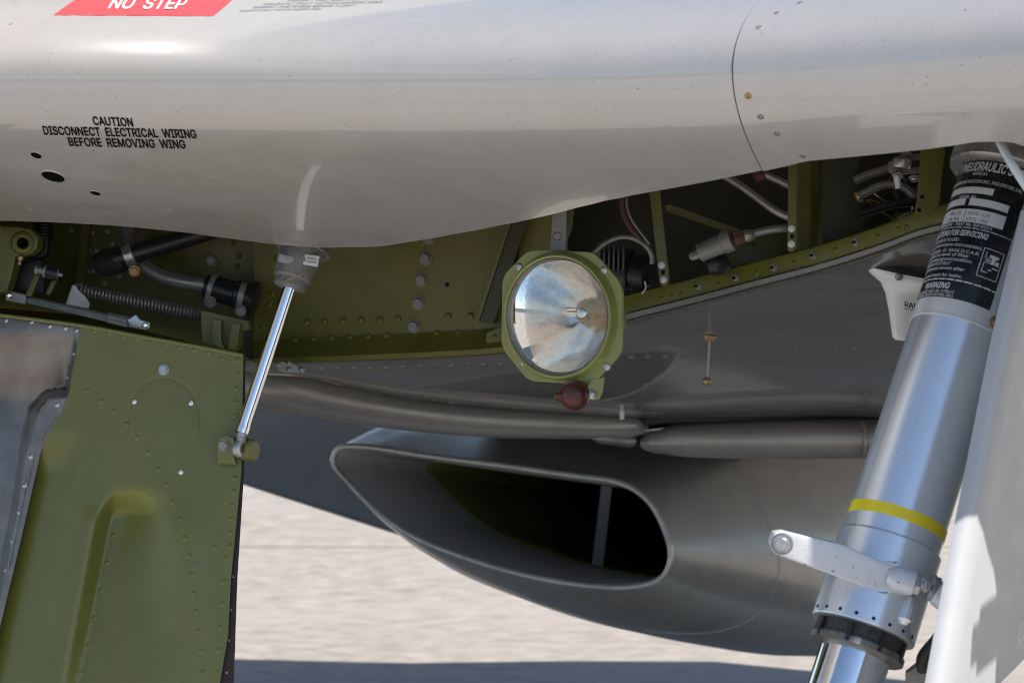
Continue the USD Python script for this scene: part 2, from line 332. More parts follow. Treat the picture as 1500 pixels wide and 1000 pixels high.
def skew(W, k_edge, span, proud):
    """the chordwise edge bends along the seam"""
    W = W.copy(); edge = W[k_edge].copy(); xs, ys, ds = proj(edge)
    return W
WIN, WON = gridnormals(W_ := WI), gridnormals(WO)
inner_skin = part('wing_skin', shell(WI, .0016), 'silver_paint', smooth=40, label='glossy silver wing leading edge skin at the wing root, lettered CAUTION')
NO_ = gridnormals(WO); WO2 = WO + .0012 * NO_ ; WO2[0] += .012 * -O * 0
outer_skin = part('wing_panel', shell(WO2, .0024), 'silver_paint', smooth=40, label='silver leading edge panel with a curved screwed seam, above the gear leg')
part('seam_backing', gridmesh(np.stack([column(LEL(x)) for x in (1068.0, 1079.0)]) - .0035 * gridnormals(np.stack([column(LEL(x)) for x in (1068.0, 1079.0)]))), 'recess_dark', outer_skin)
wl = lambda x, y, d: (y > -25) & (d < 4.4)
SWI, SWO = Surf(WI, wl), Surf(WO2, wl)
SW = Surf(np.concatenate([WI, WO2[1:]]), wl)
# outer wing (runs on outboard, out of the picture), closed to the trailing edge
LEnd = WO[-1][29]
GO = []
sl = np.r_[np.linspace(0, 1, 14) ** 2 * .5, .9, 1.4, 2.0, 2.75]
def zl2(s): return np.where(s < .25, zlow(s), np.interp(s, [.25, .6, 1.4, 2.75], [float(zlow(.25)), -.265, -.33, -.41]))
for w in [0.001, .09, .15, .2, .235, .25, .262, .275, .286, .31, .333, .36, .383, .5, .8, 1.2, 2.0, 3.2, 4.4, 5.4]:
    L = LEnd + O * w + Z * w * .085; taper = 1.08 - .07 * w
    L = L + A * np.interp(w, [0, .15, .235, .262, .286, .333, .383, .5], [0, -.03, -.045, -.02, .03, .077, .12, .14])
    lo = L + (sl * taper)[:, None] * A + (zl2(sl) * taper)[:, None] * Z
    u_ = L + (SU * taper)[:, None] * A + (zup(SU) * taper)[:, None] * Z
    GO.append(np.vstack([lo[::-1], u_]))
GO = np.stack(GO)
part('outer_wing', gridmesh(GO), 'silver_paint', smooth=40)
endcap = np.stack([GO[0], np.repeat(GO[0][15:16] + A * .3 - Z * .05, GO.shape[1], 0)])
# gun tubes on the outer leading edge (only their shadow reaches the picture)
GUNW = 0.435
for k in range(3):
    w = GUNW + .32 * k; L = LEnd + O * w + Z * w * .085 + A * .13
    part('blast_tube', prof(L + A * .08, L - A * .145, [(0, .026), (.84, .026), (.85, .0155), (1, .0155)], 16), 'dull_metal')
# upper rear: right wing half and fuselage, mostly out of the picture (they shade the ground)
CLE = LEL(0) - O * .52
def hull(s, hw, zc, hh):
    th = np.linspace(0, 2 * np.pi, 33); return CLE + A * s + np.cos(th)[:, None] * O * hw + (Z * (zc - CLE[2]) + np.sin(th)[:, None] * Z * hh)
FZ = 2.25
fus = np.stack([hull(-2.6, .12, FZ + .1, .15), hull(-2.2, .36, FZ + .05, .38), hull(-1.2, .43, FZ, .48), hull(0, .45, FZ - .02, .56), hull(1, .46, FZ - .05, .60), hull(1.8, .46, FZ - .10, .62), hull(2.5, .44, FZ - .2, .62)])
part('fuselage', gridmesh(fus), 'silver_paint', smooth=50)
RW = []
for w, te, dz in ((0.0, 2.75, 0), (.5, 2.5, .03), (1.5, 1.9, .12), (4.0, 1.6, .33)):
    L = LEL(-600) - O * w + Z * dz; f = te / 2.75
    lo = L + (sl * f)[:, None] * A + (zl2(sl) * f)[:, None] * Z; u_ = L + (SU * f)[:, None] * A + (zup(SU) * f)[:, None] * Z
    RW.append(np.vstack([lo[::-1], u_]))
part('far_wing', gridmesh(np.stack(RW)), 'silver_paint', smooth=40)

NF = []
for w, s1 in ((.1, 2.72), (.6, 2.9), (1.0, 3.12), (1.4, 3.3), (2.2, 3.3)):
    b = CLE + O * w; NF.append([b + A * 2.2 + Z * -.12, b + A * 2.6 + Z * -.24, b + A * s1 + Z * -.33])
part('near_flap', shell(np.array(NF), .02), 'silver_paint')

# lettering, holes, screws and marks on the wing
for t, a, b in (('CAUTION', (137, 182.5), (196, 185)), ('DISCONNECT  ELECTRICAL  WIRING', (64, 196.5), (289, 202)), ('BEFORE  REMOVING  WING', (101, 213), (273, 217))):
    decal(SWI, t, a, b, 11.8, 'ink', inner_skin, 'lettering', slant=-3.2)
xs, ys = np.meshgrid(np.linspace(0, 1, 24), np.linspace(0, 1, 8), indexing='ij')
c = np.array([(78, 23), (312, 24.5), (356, -12), (128, -12)], float)
pp = (1 - ys)[..., None] * ((1 - xs)[..., None] * c[0] + xs[..., None] * c[1]) + ys[..., None] * ((1 - xs)[..., None] * c[3] + xs[..., None] * c[2])
q, n = SWI(pp[..., 0].ravel(), pp[..., 1].ravel())
part('red_patch', gridmesh((q + n * .0006).reshape(24, 8, 3)), 'red_paint', inner_skin, label='red warning patch reading NO STEP on the wing top')
decal(SWI, 'NO  STEP', (156, 13.5), (268, 14.5), 15, 'white_paint', inner_skin, 'lettering', lift=.0013, slant=9)
for k, (y, a, b) in enumerate(((3, 420, 585), (8, 385, 560), (13, 370, 520), (18, 350, 470))):
    decal(SWI, 'WALKWAY ONLY WITHIN MARKED AREA' if k % 2 else 'INSPECT FASTENERS BEFORE FLIGHT', (a, y), (b, y - 3), 2.6, 'faded_ink', inner_skin, 'lettering', slant=2, bold=False)
for x, y, r in ((53, 227.5, 8), (78, 258.5, 17), (140, 283, 7.5)):
    q, n = SWI([x], [y]); u, v, w = frame(n[0])
    part('hole', put(revolve([(0, .05), (.9, .05), (1, .02), (1.0, -.5)], 24), q[0], n[0], mm(r, 3.55)), 'dark_void', inner_skin)
    part('hole_rim', put(revolve([(1.0, -.05), (1.0, .06), (1.07, .05), (1.12, -.05)], 28), q[0], n[0], mm(r, 3.55)), 'silver_paint', inner_skin)
rivets(inner_skin, SWI, [(434, 352), (24, 5), (16, 36)], .0035, 'screw_metal', FLAT, 'screw')
rivets(outer_skin, SWO, [(1172, 4), (1139, 19), (1112, 40), (1114, 171), (1139, 196.5), (1176, 229)], mm(6.2, 2.9), 'cast_metal', SCREW, 'screw', -.0016)
rivets(outer_skin, SWO, [(1096, 141)], mm(5.5, 2.9), 'brass', SCREW, 'screw', -.0004)
q, n = SWO([1489], [26]); part('paint_chip', put(FLAT, q[0], n[0], .002), 'rust_cable', outer_skin)

# ------------------------------------------------------------------ wheel bay
web = Plane3(P(380, 430, 4.0), P(740, 430, 3.86)); lw = Plane3(P(0, 400, 4.12), P(380, 400, 4.06)); rw = Plane3(P(740, 400, 4.12), P(1400, 400, 3.95))
wp = part('bay_web', shell(web.grid([(372, 250), (760, 250), (742, 508), (372, 522)], 8, 6), .003), 'green', label='olive green riveted web behind the landing light')
# bottom flange of the web, rolled forward
fl = []
for x, yt, yb in ((372, 500, 531), (500, 494, 528), (620, 488, 523), (700, 483, 519), (742, 478, 515)):
    d = float(web.d(x, yt)) ; fl.append([P(x, yt, d - .004), P(x, yt + .25 * (yb - yt), d - .010), P(x, yt + .55 * (yb - yt), d - .022), P(x, yt + .8 * (yb - yt), d - .030), P(x, yb, d - .028), P(x, yb + 3, d + .02)])
part('flange', shell(np.array(fl), .002), 'green', wp)
rivets(wp, web, np.vstack([line((450, 472), (583, 467), 6), line((657, 463), (690, 462), 2), line((433, 498), (567, 492), 6), line((640, 488), (703, 487), 3)]), mm(4.6, 3.9), 'green', DOME, lift=.0045)
rivets(wp, web, [(655, 417)], mm(3.5, 3.9), 'recess_dark', FLAT, 'hole')
rivets(wp, web, [(629, 348), (624, 379), (618, 410), (613, 444), (607, 478)], mm(8.6, 3.9), 'cast_metal', HEX, 'bolt', .001)
rivets(wp, web, [(398, 430), (394, 446), (385, 480), (382, 503), (408, 352), (405, 378)], mm(4.5, 4), 'green', DOME)
stf = pxpoly([(750, 322), (773, 322), (723, 474), (700, 471)], lambda x, y: web.d(x, y) - .03, .028, 0)
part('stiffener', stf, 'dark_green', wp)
part('stiffener_edge', pxpoly([(746, 322), (750, 322), (701, 471), (697, 470)], lambda x, y: web.d(x, y) - .034, .032), 'green', wp)
part('corner_plate', pxpoly([(712, 487), (745, 474), (745, 505), (712, 512)], lambda x, y: web.d(x, y) - .025, .01, 2), 'green', wp)
rivets(wp, Plane3(P(700, 490, 3.835), P(760, 490, 3.815)), [(724, 494), (736, 490)], mm(4.5, 3.85), 'green')
part('side_plate', pxpoly([(776, 250), (812, 250), (808, 372), (772, 470), (745, 478)], lambda x, y: web.d(x, y) - .002, .01), 'green', wp)
lp = part('bay_wall', shell(lw.grid([(-160, 230), (400, 230), (400, 560), (-160, 540)], 6, 4), .003), 'green', label='shaded olive green riveted bay wall at the left')
part('wall_stiffener', pxpoly([(121, 318), (133, 318), (121, 425), (109, 425)], lambda x, y: lw.d(x, y) - .03, .03), 'green', lp)
rivets(lp, lw, [(74, 335), (104, 338), (134, 341), (156, 339), (164, 358), (141, 368), (136, 397), (153, 415), (175, 405), (130, 368), (127, 397), (127, 425)], mm(4.2, 4.1), 'dull_metal', FLAT)
rivets(lp, lw, [(327, 346), (343, 355), (350, 375), (348, 390), (310, 380)], mm(4.6, 4.1), 'green', DOME)
part('access_ring', put(revolve([(.8, 0), (.85, .06), (1.0, .06), (1.05, 0)], 24), lw(305, 390)[0][0], lw.n, .022), 'green', lp)
rivets(lp, lw, [(309, 382)], mm(6, 4.1), 'dull_metal', HEX, 'bolt')
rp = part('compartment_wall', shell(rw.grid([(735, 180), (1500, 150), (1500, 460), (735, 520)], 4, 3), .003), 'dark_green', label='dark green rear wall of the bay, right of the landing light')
# keel wall at far left and bay roof ribs
part('keel_wall', shell(np.array([[P(-170, 230, 3.5), P(-170, 560, 3.5)], [P(-170, 230, 4.3), P(-170, 560, 4.3)]]), .003), 'green')

# curved lower rail with nuts, right of the light
rl_x = np.array([905, 950, 1000, 1050, 1100, 1150, 1200, 1250, 1300, 1345, 1400, 1480], float)
rl_y = PchipInterpolator([880, 915, 1000, 1100, 1200, 1300, 1345, 1400, 1480], [470, 459, 437.5, 411, 385, 353, 336, 322, 300])
rl_d = PchipInterpolator([880, 915, 1050, 1200, 1300, 1400, 1480], [3.80, 3.74, 3.58, 3.43, 3.34, 3.26, 3.2])
RG = np.stack([np.stack([P(x, rl_y(x) - hgt, rl_d(x) + bk) for hgt, bk in ((27, .020), (25, .002), (18, 0), (5, 0), (0, .002))]) for x in np.linspace(900, 1400, 40)])
rail = part('bay_rail', shell(RG, .003), 'green', label='curved green rail with nuts along the rear lower edge of the bay')
SR = Surf(RG)
nutp = [(1023, 419), (1078, 407), (1134, 392), (1192, 374), (1254, 355)]
rivets(rail, SR, nutp, mm(5.2, 3.5), 'dull_metal', HEX, 'nut')
for x, y in nutp:
    q, n = SR([x], [y]); part('stud', put(revolve([(0, 1.5), (.45, 1.45), (.5, 0)], 10), q[0], n[0], mm(5, 3.5)), 'recess_dark', rail)
rivets(rail, SR, [(968, 437), (984, 434), (998, 431), (1052, 416), (1107, 401), (1163, 386), (1223, 366), (1285, 346), (1316, 336), (1328, 333)], mm(4.4, 3.5), 'green', DOME)
SG = np.stack([np.stack([P(x, rl_y(x) + hh, rl_d(x) + bk) for hh, bk in ((1, -.006), (2.5, -.008), (9, -.007), (10.5, -.004), (11, .01))]) for x in np.linspace(905, 1420, 40)])
part('edge_strip', shell(SG, .002), 'cast_metal', rail)
SG = np.stack([np.stack([P(x, rl_y(x) + hh, rl_d(x) + bk) for hh, bk in ((12.5, -.003), (15, -.004), (15.8, .006))]) for x in np.linspace(905, 1420, 40)])
part('edge_lip', shell(SG, .0015), 'tube_metal', rail)
# straps and posts of the compartment
def strap(poly, d, riv, hole, r=5.5, t=.004):
    s = part('strap', pxpoly(poly, d, t, 1.2), 'green', label=None)
    pl = Plane3(P(0, 0, d), P(100, 0, d), P(0, 100, d))
    rivets(s, pl, riv, mm(r, d), 'white_band', FLAT); rivets(s, pl, hole, mm(3.6, d), 'recess_dark', FLAT, 'hole')
    return s
strap([(950, 270), (966, 270), (981, 408), (980, 415), (975, 419), (969, 418), (966, 412)], 3.56, [(969, 388), (972, 409.5)], [(971, 399)])
strap([(1155, 225), (1168, 225), (1167, 362), (1163, 368), (1157, 369), (1154, 366)], 3.36, [(1159.5, 335), (1159, 358)], [(1160, 346)])
strap([(1352, 195), (1387, 195), (1376, 300), (1362, 318), (1341, 312), (1344, 290)], 3.22, [], [(1351, 288), (1346, 308)], t=.006)
part('post', prof(P(1182, 150, 3.62), P(1186, 395, 3.62), [(0, .022), (1, .022)], 18), 'green')
part('brace_angle', pxpoly([(975, 301), (983, 300), (1080, 335), (1120, 352), (1110, 358), (1060, 338), (977, 309)], 3.72, .02), 'green')
part('diagonal_panel', pxpoly([(1075, 400), (1190, 352), (1190, 320), (1150, 330), (1060, 360)], 3.75, .02), 'green')
# rib with lightening hole, right
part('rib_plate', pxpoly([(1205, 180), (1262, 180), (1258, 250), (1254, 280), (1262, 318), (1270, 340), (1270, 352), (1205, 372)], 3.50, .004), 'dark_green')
tb = [[(1252, 265), (1285, 252), (1305, 245), (1330, 222)], [(1256, 288), (1275, 278), (1305, 270), (1325, 276), (1342, 298)], [(1258, 313), (1285, 305), (1315, 298), (1345, 297)]]
for p, r, m_, d0 in zip(tb, (6.5, 6, 6.5), ('tube_metal', 'tube_metal', 'black'), (3.46, 3.44, 3.42)):
    part('pipe', tube(spl([P(x, y, d0) for x, y in p], 24), mm(r)), m_)
part('pipe_collar', prof(P(1254, 290, 3.44), P(1260, 287, 3.44), [(0, .0085), (.2, .0095), (.8, .0095), (1, .0085)], 14), 'brass')
bk = part('bolted_bracket', pxpoly([(1304, 236), (1318, 228), (1375, 222), (1375, 230), (1320, 236), (1318, 248), (1372, 241), (1372, 250), (1312, 256), (1304, 250)], 3.30, .02, 1), 'cast_metal', label='small cast bracket with bolts beside the lightening hole')
part('bush', prof(P(1320, 246, 3.285), P(1322, 232, 3.285), [(0, .012), (.2, .014), (.8, .014), (1, .011)], 16), 'steel', bk)
for x, y in ((1315, 262), (1340, 266)): part('bolt', put(HEX, P(x, y - 6, 3.29), -Z * .9 - FW * .4, .0075), 'steel', bk)
part('bolt', prof(P(1313, 256, 3.29), P(1316, 276, 3.29), [(0, .006), (1, .005)], 10), 'steel', bk)
part('clip', tube(spl([P(1282, 283, 3.45), P(1292, 292, 3.43), P(1300, 300, 3.44), P(1288, 297, 3.44), P(1310, 322, 3.45)], 24), .0012, 6), 'brass')
part('hose', tube(spl([P(1270, 330, 3.6), P(1300, 300, 3.58), P(1345, 262, 3.6)], 16), .03), 'dark_green')
part('round_box', prof(P(1306, 290, 3.52), P(1330, 283, 3.52), [(0, .026), (.2, .032), (.8, .032), (1, .026)], 20), 'black')
# pipes and valve in the compartment
part('pipe', tube(spl([P(1062, 258, 3.5), P(1085, 272, 3.49), P(1110, 290, 3.48), P(1140, 311, 3.47), P(1161, 319, 3.47)], 24), mm(6)), 'tube_metal')
part('pipe', tube(spl([P(1112, 252, 3.5), P(1135, 262, 3.5), P(1162, 275, 3.5)], 16), mm(6)), 'tube_metal')
part('pipe_nut', prof(P(1104, 258, 3.5), P(1119, 254, 3.5), [(0, .009), (.1, .011), (.9, .011), (1, .009)], 6), 'rust_cable')
vl = part('valve', prof(P(1024, 371, 3.5), P(1074, 350, 3.48), [(0, .010), (.02, .0145), (.7, .0155), (.72, .018), (.97, .018), (1, .014)], 20), 'cast_metal', label='cylindrical cast valve with hex fitting in the bay')
part('plug', prof(P(1010, 377, 3.5), P(1025, 371, 3.5), [(0, .004), (.2, .007), (1, .008)], 8), 'dull_metal', vl)
part('fitting', prof(P(1074, 350, 3.48), P(1090, 346, 3.48), [(0, .012), (.5, .013), (1, .010)], 6), 'rust_cable', vl)
part('sleeve', prof(P(1088, 347, 3.48), P(1104, 343, 3.48), [(0, .008), (.2, .010), (.7, .010), (1, .0075)], 12), 'tube_metal', vl)
part('outlet_pipe', tube(spl([P(1100, 344, 3.48), P(1120, 338, 3.48), P(1140, 335, 3.48), P(1161, 334, 3.49)], 16), mm(6)), 'tube_metal', vl)
part('clamp', prof(P(1036, 392, 3.51), P(1062, 383, 3.51), [(0, .012), (.3, .017), (.6, .017), (1, .012)], 14), 'black', vl)
part('clamp_foot', pxpoly([(1028, 380), (1050, 376), (1072, 392), (1070, 402), (1048, 402)], 3.53, .02, 1), 'dark_green', vl)
# dark machinery behind the light
mc = part('actuator_motor', prof(P(880, 392, 3.75), P(955, 400, 3.72), [(0, .028), (.1, .036), (.6, .036), (.62, .03), (.9, .03), (1, .02)], 24), 'black', label='black cylindrical motor behind the landing light')
for k in range(6): part('fin', prof(P(876 + k * 7, 375 + k * .5, 3.70), P(879 + k * 7, 375 + k * .5, 3.70), [(0, .02), (.5, .023), (1, .02)], 16), 'dull_metal', mc)
part('conduit', tube(spl([P(868, 372, 3.66), P(885, 357, 3.66), P(910, 347, 3.66), P(935, 352, 3.66), P(955, 385, 3.68)], 24), .0042), 'dull_metal')
part('cable', tube(spl([P(912, 290, 3.66), P(914, 312, 3.66), P(925, 335, 3.66), P(945, 356, 3.66)], 20), .005), 'rust_cable')
part('cable', tube(spl([P(918, 290, 3.655), P(921, 312, 3.655), P(932, 332, 3.655), P(952, 358, 3.655)], 20), .0022), 'dull_metal')
part('wire_end', tube(spl([P(940, 430, 3.66), P(946, 420, 3.66), P(944, 412, 3.66)], 8), .0015, 6), 'white_band')

# left bay fittings
rod = part('push_rod', tube([P(30, 437, 3.86), P(205, 476, 3.82)], mm(6.3, 3.84)), 'dull_metal', label='thin grey push rod lying above the green door')
part('rod_end', pxpoly([(6, 427), (10, 425), (38, 432), (37, 446), (8, 440)], 3.84, .012, 1.5), 'dull_metal', rod)
part('rod_end', pxpoly([(196, 462), (199, 461), (205, 468), (219, 473), (219, 482), (205, 482), (196, 480), (189, 478), (187, 468)], 3.80, .012, 1.2), 'steel', rod)
part('collar', prof(P(158, 465, 3.825), P(190, 472, 3.82), [(0, .0085), (.05, .0095), (.95, .0095), (1, .008)], 14), 'dull_metal', rod)
for x, y in ((13, 433), (213, 477)): part('bolt', put(SCREW, P(x, y, 3.797 if x > 100 else 3.837), -FW, mm(5, 3.8)), 'chrome', rod)
hp = [];
for k in np.linspace(0, 1, 34 * 12):
    c_ = P(118 + 176 * k, 424.5 + 36 * k, 3.87); ax = nrm(P(294, 460.5, 3.87) - P(118, 424.5, 3.87)); u, v, w = frame(ax); th = k * 34 * 2 * np.pi
    hp.append(c_ + mm(8, 3.87) * (math.cos(th) * u + math.sin(th) * v))
hp = [P(106, 419, 3.87), P(113, 417, 3.87), P(120, 416, 3.87)] + hp
part('spring', tube(np.array(hp), mm(1.9, 3.87), 6), 'tube_metal', label='long coil spring above the green door')
part('spring_tab', pxpoly([(104, 420), (107, 417), (112, 419), (116, 426), (126, 435), (131, 443), (130, 452), (120, 452), (96, 446)], 3.85, .004, 1), 'tube_metal', label='pale metal tab holding the spring')
hs = part('hose', tube([P(168, 381, 3.92), P(200, 371, 3.92), P(330, 330, 3.95)], mm(14.5, 3.92), 22), 'black', label='thick black hose with a clamp crossing the bay')
part('hose_end', prof(P(140, 388, 3.95), P(184, 378, 3.92), [(0, .008), (.12, .020), (.35, .024), (.8, .024), (1, .019)], 20), 'black_rubber', hs)
part('hose_clamp', prof(P(183, 377, 3.92), P(196, 372, 3.92), [(0, .0182), (.05, .019), (.95, .019), (1, .0182)], 22), 'steel', hs)
part('clamp_screw', put(HEX, P(197, 397, 3.89), nrm(-FW + Z * -.3), .0085), 'brass', hs)
gt = part('pipe', tube(spl([P(183, 310, 4.0), P(185, 340, 3.99), P(195, 368, 3.98), P(222, 397, 3.97), (P(255, 410, 3.96)), P(305, 419, 3.95)], 36), mm(11, 3.97), 18), 'tube_metal', label='bent grey pipe running into a black coupling')
part('coupling', prof(P(300, 419, 3.95), P(378, 440, 3.95), [(0, .018), (.03, .022), (.55, .0225), (.57, .026), (.8, .026), (.95, .034), (1, .02)], 22), 'black', gt)
for a, b in (((306, 421), (314, 423.5)), ((350, 433), (360, 435.5))): part('clamp', prof(P(*a, 3.95), P(*b, 3.95), [(0, .0245), (.1, .027), (.9, .027), (1, .0245)], 20), 'dull_metal', gt)
for x, y in ((308, 442), (352, 455)): part('clamp_screw', put(HEX, P(x, y, 3.92), nrm(-FW - Z * .3), .009), 'dull_metal', gt)
ct = part('hinge_casting', pxpoly(np.array(Polygon([(-60, 330), (25, 332), (45, 336), (53, 350), (52, 370), (40, 372), (30, 374), (22, 372), (18, 395), (12, 420), (-60, 455)]).difference(Point(33.5, 355).buffer(9.5, 12)).exterior.coords) if False else [(-60, 330), (25, 332), (45, 336), (55, 347), (54, 362), (44, 372), (22, 377), (18, 398), (10, 425), (-60, 455)], 3.80, .05, 2.5), 'green', label='green cast hinge arm at the left edge of the bay')
part('boss', put(revolve([(.55, -.5), (.55, .5), (.7, .62), (1.0, .5), (1.12, 0), (1.12, -.5)], 28), P(33, 356, 3.795), nrm(-FW + .25 * RT), mm(15, 3.8)), 'green', ct)
part('bore', put(revolve([(0, .02), (.55, .02), (.56, -.2)], 20), P(33, 356, 3.792), nrm(-FW + .25 * RT), mm(15, 3.8)), 'dark_void', ct)
rib = decal(Plane3(P(0, 0, 3.797), P(100, 0, 3.797), P(0, 100, 3.797)), 'FF', (0, 340), (10, 348), 9, 'green', ct, 'cast_mark', .001, 0)
part('grease_fitting', prof(P(30, 376, 3.80), P(28, 388, 3.80), [(0, .006), (.4, .006), (.5, .003), (1, .0045)], 12), 'brass', ct)
part('black_box', pxpoly([(18, 385), (60, 380), (63, 400), (64, 430), (20, 426), (14, 405)], 3.88, .08, 2), 'black', label=None)
pn = part('cross_pin', prof(P(52, 395, 3.83), P(92, 403, 3.83), [(0, .008), (.12, .008), (.13, .0055), (.3, .0055), (.31, .011), (.8, .011), (.82, .004), (1, .003)], 16), 'dull_metal', label='short cross pin with sleeve between two green lugs')
part('sleeve', prof(P(68, 398.2, 3.829), P(84, 401.4, 3.829), [(0, .0115), (.1, .0122), (.9, .0122), (1, .0115)], 18), 'black', pn)
part('lug', pxpoly([(54, 394), (61, 396), (46, 434), (36, 434)], 3.84, .008, 1), 'green', pn)
part('lug', pxpoly([(80, 402), (86, 404), (73, 432), (66, 430)], 3.85, .008, 1), 'green', pn)
part('flex_boot', tube([P(64, 315, 3.95), P(63, 350, 3.95)], np.array([.016, .016]), 14), 'black', None or '/World/airplane')
for k in range(7): part('boot_ring', prof(P(64, 322 + k * 4.5, 3.95), P(64, 324.5 + k * 4.5, 3.95), [(0, .016), (.5, .019), (1, .016)], 14), 'black')
part('black_link', pxpoly([(55, 348), (70, 350), (68, 372), (50, 384), (42, 378)], 3.92, .03, 1.5), 'black')
cb = part('hinge_bracket', pxpoly([(294, 455), (308, 457), (363, 470), (365, 482), (352, 484), (350, 505), (343, 515), (330, 510), (320, 500), (318, 512), (296, 500)], 3.80, .05, 1.5), 'green', label='green hinge bracket with two lugs above the door corner')
part('lug', pxpoly([(312, 467), (324, 470), (324, 500), (330, 512), (318, 508), (310, 502)], 3.775, .025, 1.2), 'green', cb)
part('lug', pxpoly([(340, 472), (352, 475), (348, 505), (341, 514), (333, 510)], 3.775, .025, 1.2), 'green', cb)
part('bay_shelf', shell(np.array([[P(-120, 458, 3.86), P(-120, 440, 4.12)], [P(130, 478, 3.83), P(130, 462, 4.1)], [P(350, 522, 3.79), P(380, 528, 4.05)]]), .004), 'green', lp)

# ------------------------------------------------------------------ belly skin, lower roll and tube fairing
bx = [340, 430, 520, 600, 740, 850, 915, 1050, 1200, 1300, 1400, 1600]
b_uy = PchipInterpolator(bx, [528, 529, 525, 519, 512, 492, 472, 428, 402, 368, 336, 290]); b_ud = PchipInterpolator(bx, [4.0, 3.98, 3.95, 3.92, 3.87, 3.82, 3.76, 3.60, 3.46, 3.36, 3.28, 3.15])
b_ly = PchipInterpolator(bx, [541, 545, 569, 585, 600, 607, 611, 609, 605, 602, 598, 590]); b_ld = PchipInterpolator(bx, [4.05, 4.06, 4.2, 4.27, 4.36, 4.4, 4.42, 4.40, 4.36, 4.30, 4.22, 4.1])
# the skin starts at the rail
b_uy = (lambda f: (lambda x: np.where(np.asarray(x) > 905, rl_y(np.clip(x, 905, 1480)) + 14, f(x))))(b_uy)
BX = np.linspace(345, 1480, 90); BG = []
for x in BX:
    a, b = P(x, b_uy(x), b_ud(x)), P(x, b_ly(x), b_ld(x)); t = np.linspace(0, 1, 26)[:, None]
    BG.append(a + (b - a) * t + (Z * -.012 - A * 0) * (4 * t * (1 - t)) + Z * .006 * (np.clip(t - .93, 0, 1) / .07) ** 2 * .3)
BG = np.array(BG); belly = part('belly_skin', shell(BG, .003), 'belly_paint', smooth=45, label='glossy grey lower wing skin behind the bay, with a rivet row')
SB = Surf(BG)
# lapped strip above the rivet row
rvx = np.r_[np.arange(448, 742, 23.7), np.array([925, 950, 975.5, 1001, 1027, 1054, 1081.5, 1108.5, 1136, 1164, 1193, 1222, 1251, 1281, 1310])]
rvy = np.interp(rvx, [448, 600, 740, 925, 1100, 1310], [539, 535.5, 531, 521.5, 514.5, 506])
lap = []
for x in np.linspace(436, 1440, 60):
    y = np.interp(x, [436, 600, 740, 925, 1100, 1310, 1440], [538, 533.5, 528.5, 517.5, 509.5, 500, 494])
    yt = b_uy(x) + 1.5; row = []
    for k in (0, .33, .66, 1.0):
        q, n = SB([x], [yt + (max(y, yt + 2) - yt) * k]); row.append(q[0] + n[0] * .002)
    lap.append(row)
lap = np.array(lap); okc = np.isfinite(lap).all(axis=(1, 2)); part('lap_sheet', shell(lap[okc], .0018), 'belly_paint', belly, 40)
rivets(belly, SB, np.c_[rvx, rvy + 2], mm(6.4, 3.95), 'tube_metal', DOME)
rivets(belly, SB, [(485, 560), (587, 582), (637, 586), (660, 590), (705, 598), (910, 606)], mm(4, 4.2), 'dull_metal', DOME)
hn = part('hinge_fitting', pxpoly([(402, 531), (412, 529), (430, 533), (448, 540), (445, 546), (418, 545), (408, 543)], 3.93, .02, 1), 'dull_metal', label='small riveted grey fitting at the belly corner')
for x, y in ((407, 534), (423, 532), (423, 541), (441, 541)): part('rivet', put(DOME, P(x, y, 3.928), -FW, mm(4.5, 3.9)), 'tube_metal', hn)
part('drain_stub', prof(P(911, 602, 4.36), P(911, 614, 4.36), [(0, .005), (.5, .005), (1, .0045)], 10), 'white_band', belly)
rx = np.array([300, 355, 430, 500, 560, 660, 760, 860, 905, 935, 950], float)
r_t = PchipInterpolator(rx, [523, 530, 538, 556, 571, 588, 597, 603, 607, 612, 621]); r_b = PchipInterpolator(rx, [585, 594, 605, 617, 625, 635, 640.5, 641, 640, 636, 628])
r_d = PchipInterpolator(rx, [4.02, 4.05, 4.10, 4.18, 4.24, 4.32, 4.38, 4.42, 4.43, 4.44, 4.46])
RGd = []
for x in np.linspace(300, 950, 60):
    T_, B_, d = r_t(x), r_b(x), r_d(x); h = mm(B_ - T_, d) / 2; row = []
    for th in np.linspace(0, 1.25 * np.pi, 22):
        yy = (T_ + B_) / 2 - math.cos(th) * (B_ - T_) / 2; row.append(P(x, yy, d + .02 - math.sin(th) * h * 1.3))
    row.append(P(x, (T_ + B_) / 2, d + .12)); RGd.append(row)
roll = part('fairing_roll', shell(np.array(RGd), .002), 'scoop_paint', smooth=60, label='rounded grey fairing edge curving above the air scoop')
tx = np.array([938, 950, 975, 1010, 1100, 1200, 1290, 1420], float)
t_t = PchipInterpolator(tx, [646, 634, 625, 620, 618, 616, 616, 616]); t_b = PchipInterpolator(tx, [652, 660, 664, 668, 670, 670, 669, 668])
TG = []
for x in np.linspace(938, 1420, 60):
    T_, B_ = t_t(x), t_b(x); d = 4.47 - (x - 938) * .00025; h = mm(B_ - T_, d) / 2; row = []
    for th in np.linspace(-.2 * np.pi, 1.15 * np.pi, 22):
        yy = (T_ + B_) / 2 - math.cos(th) * (B_ - T_) / 2; row.append(P(x, yy, d + .02 - math.sin(th) * h * 1.2))
    TG.append(row)
part('fairing_tube', shell(np.array(TG), .002), 'scoop_paint', smooth=60, label='rounded grey tube fairing between belly and scoop at right')
part('seal_strip', tube(spl([P(x, y, 4.46) for x, y in ((925, 622), (940, 618), (970, 613), (1050, 612.5), (1200, 611), (1430, 609))], 40), .0105, 10), 'black_rubber', label='black gap seal above the tube fairing')
part('fairing_band', tube([P(1262, 643, 4.385), P(1266, 643, 4.385)], mm(27, 4.385), 24), 'scoop_paint')
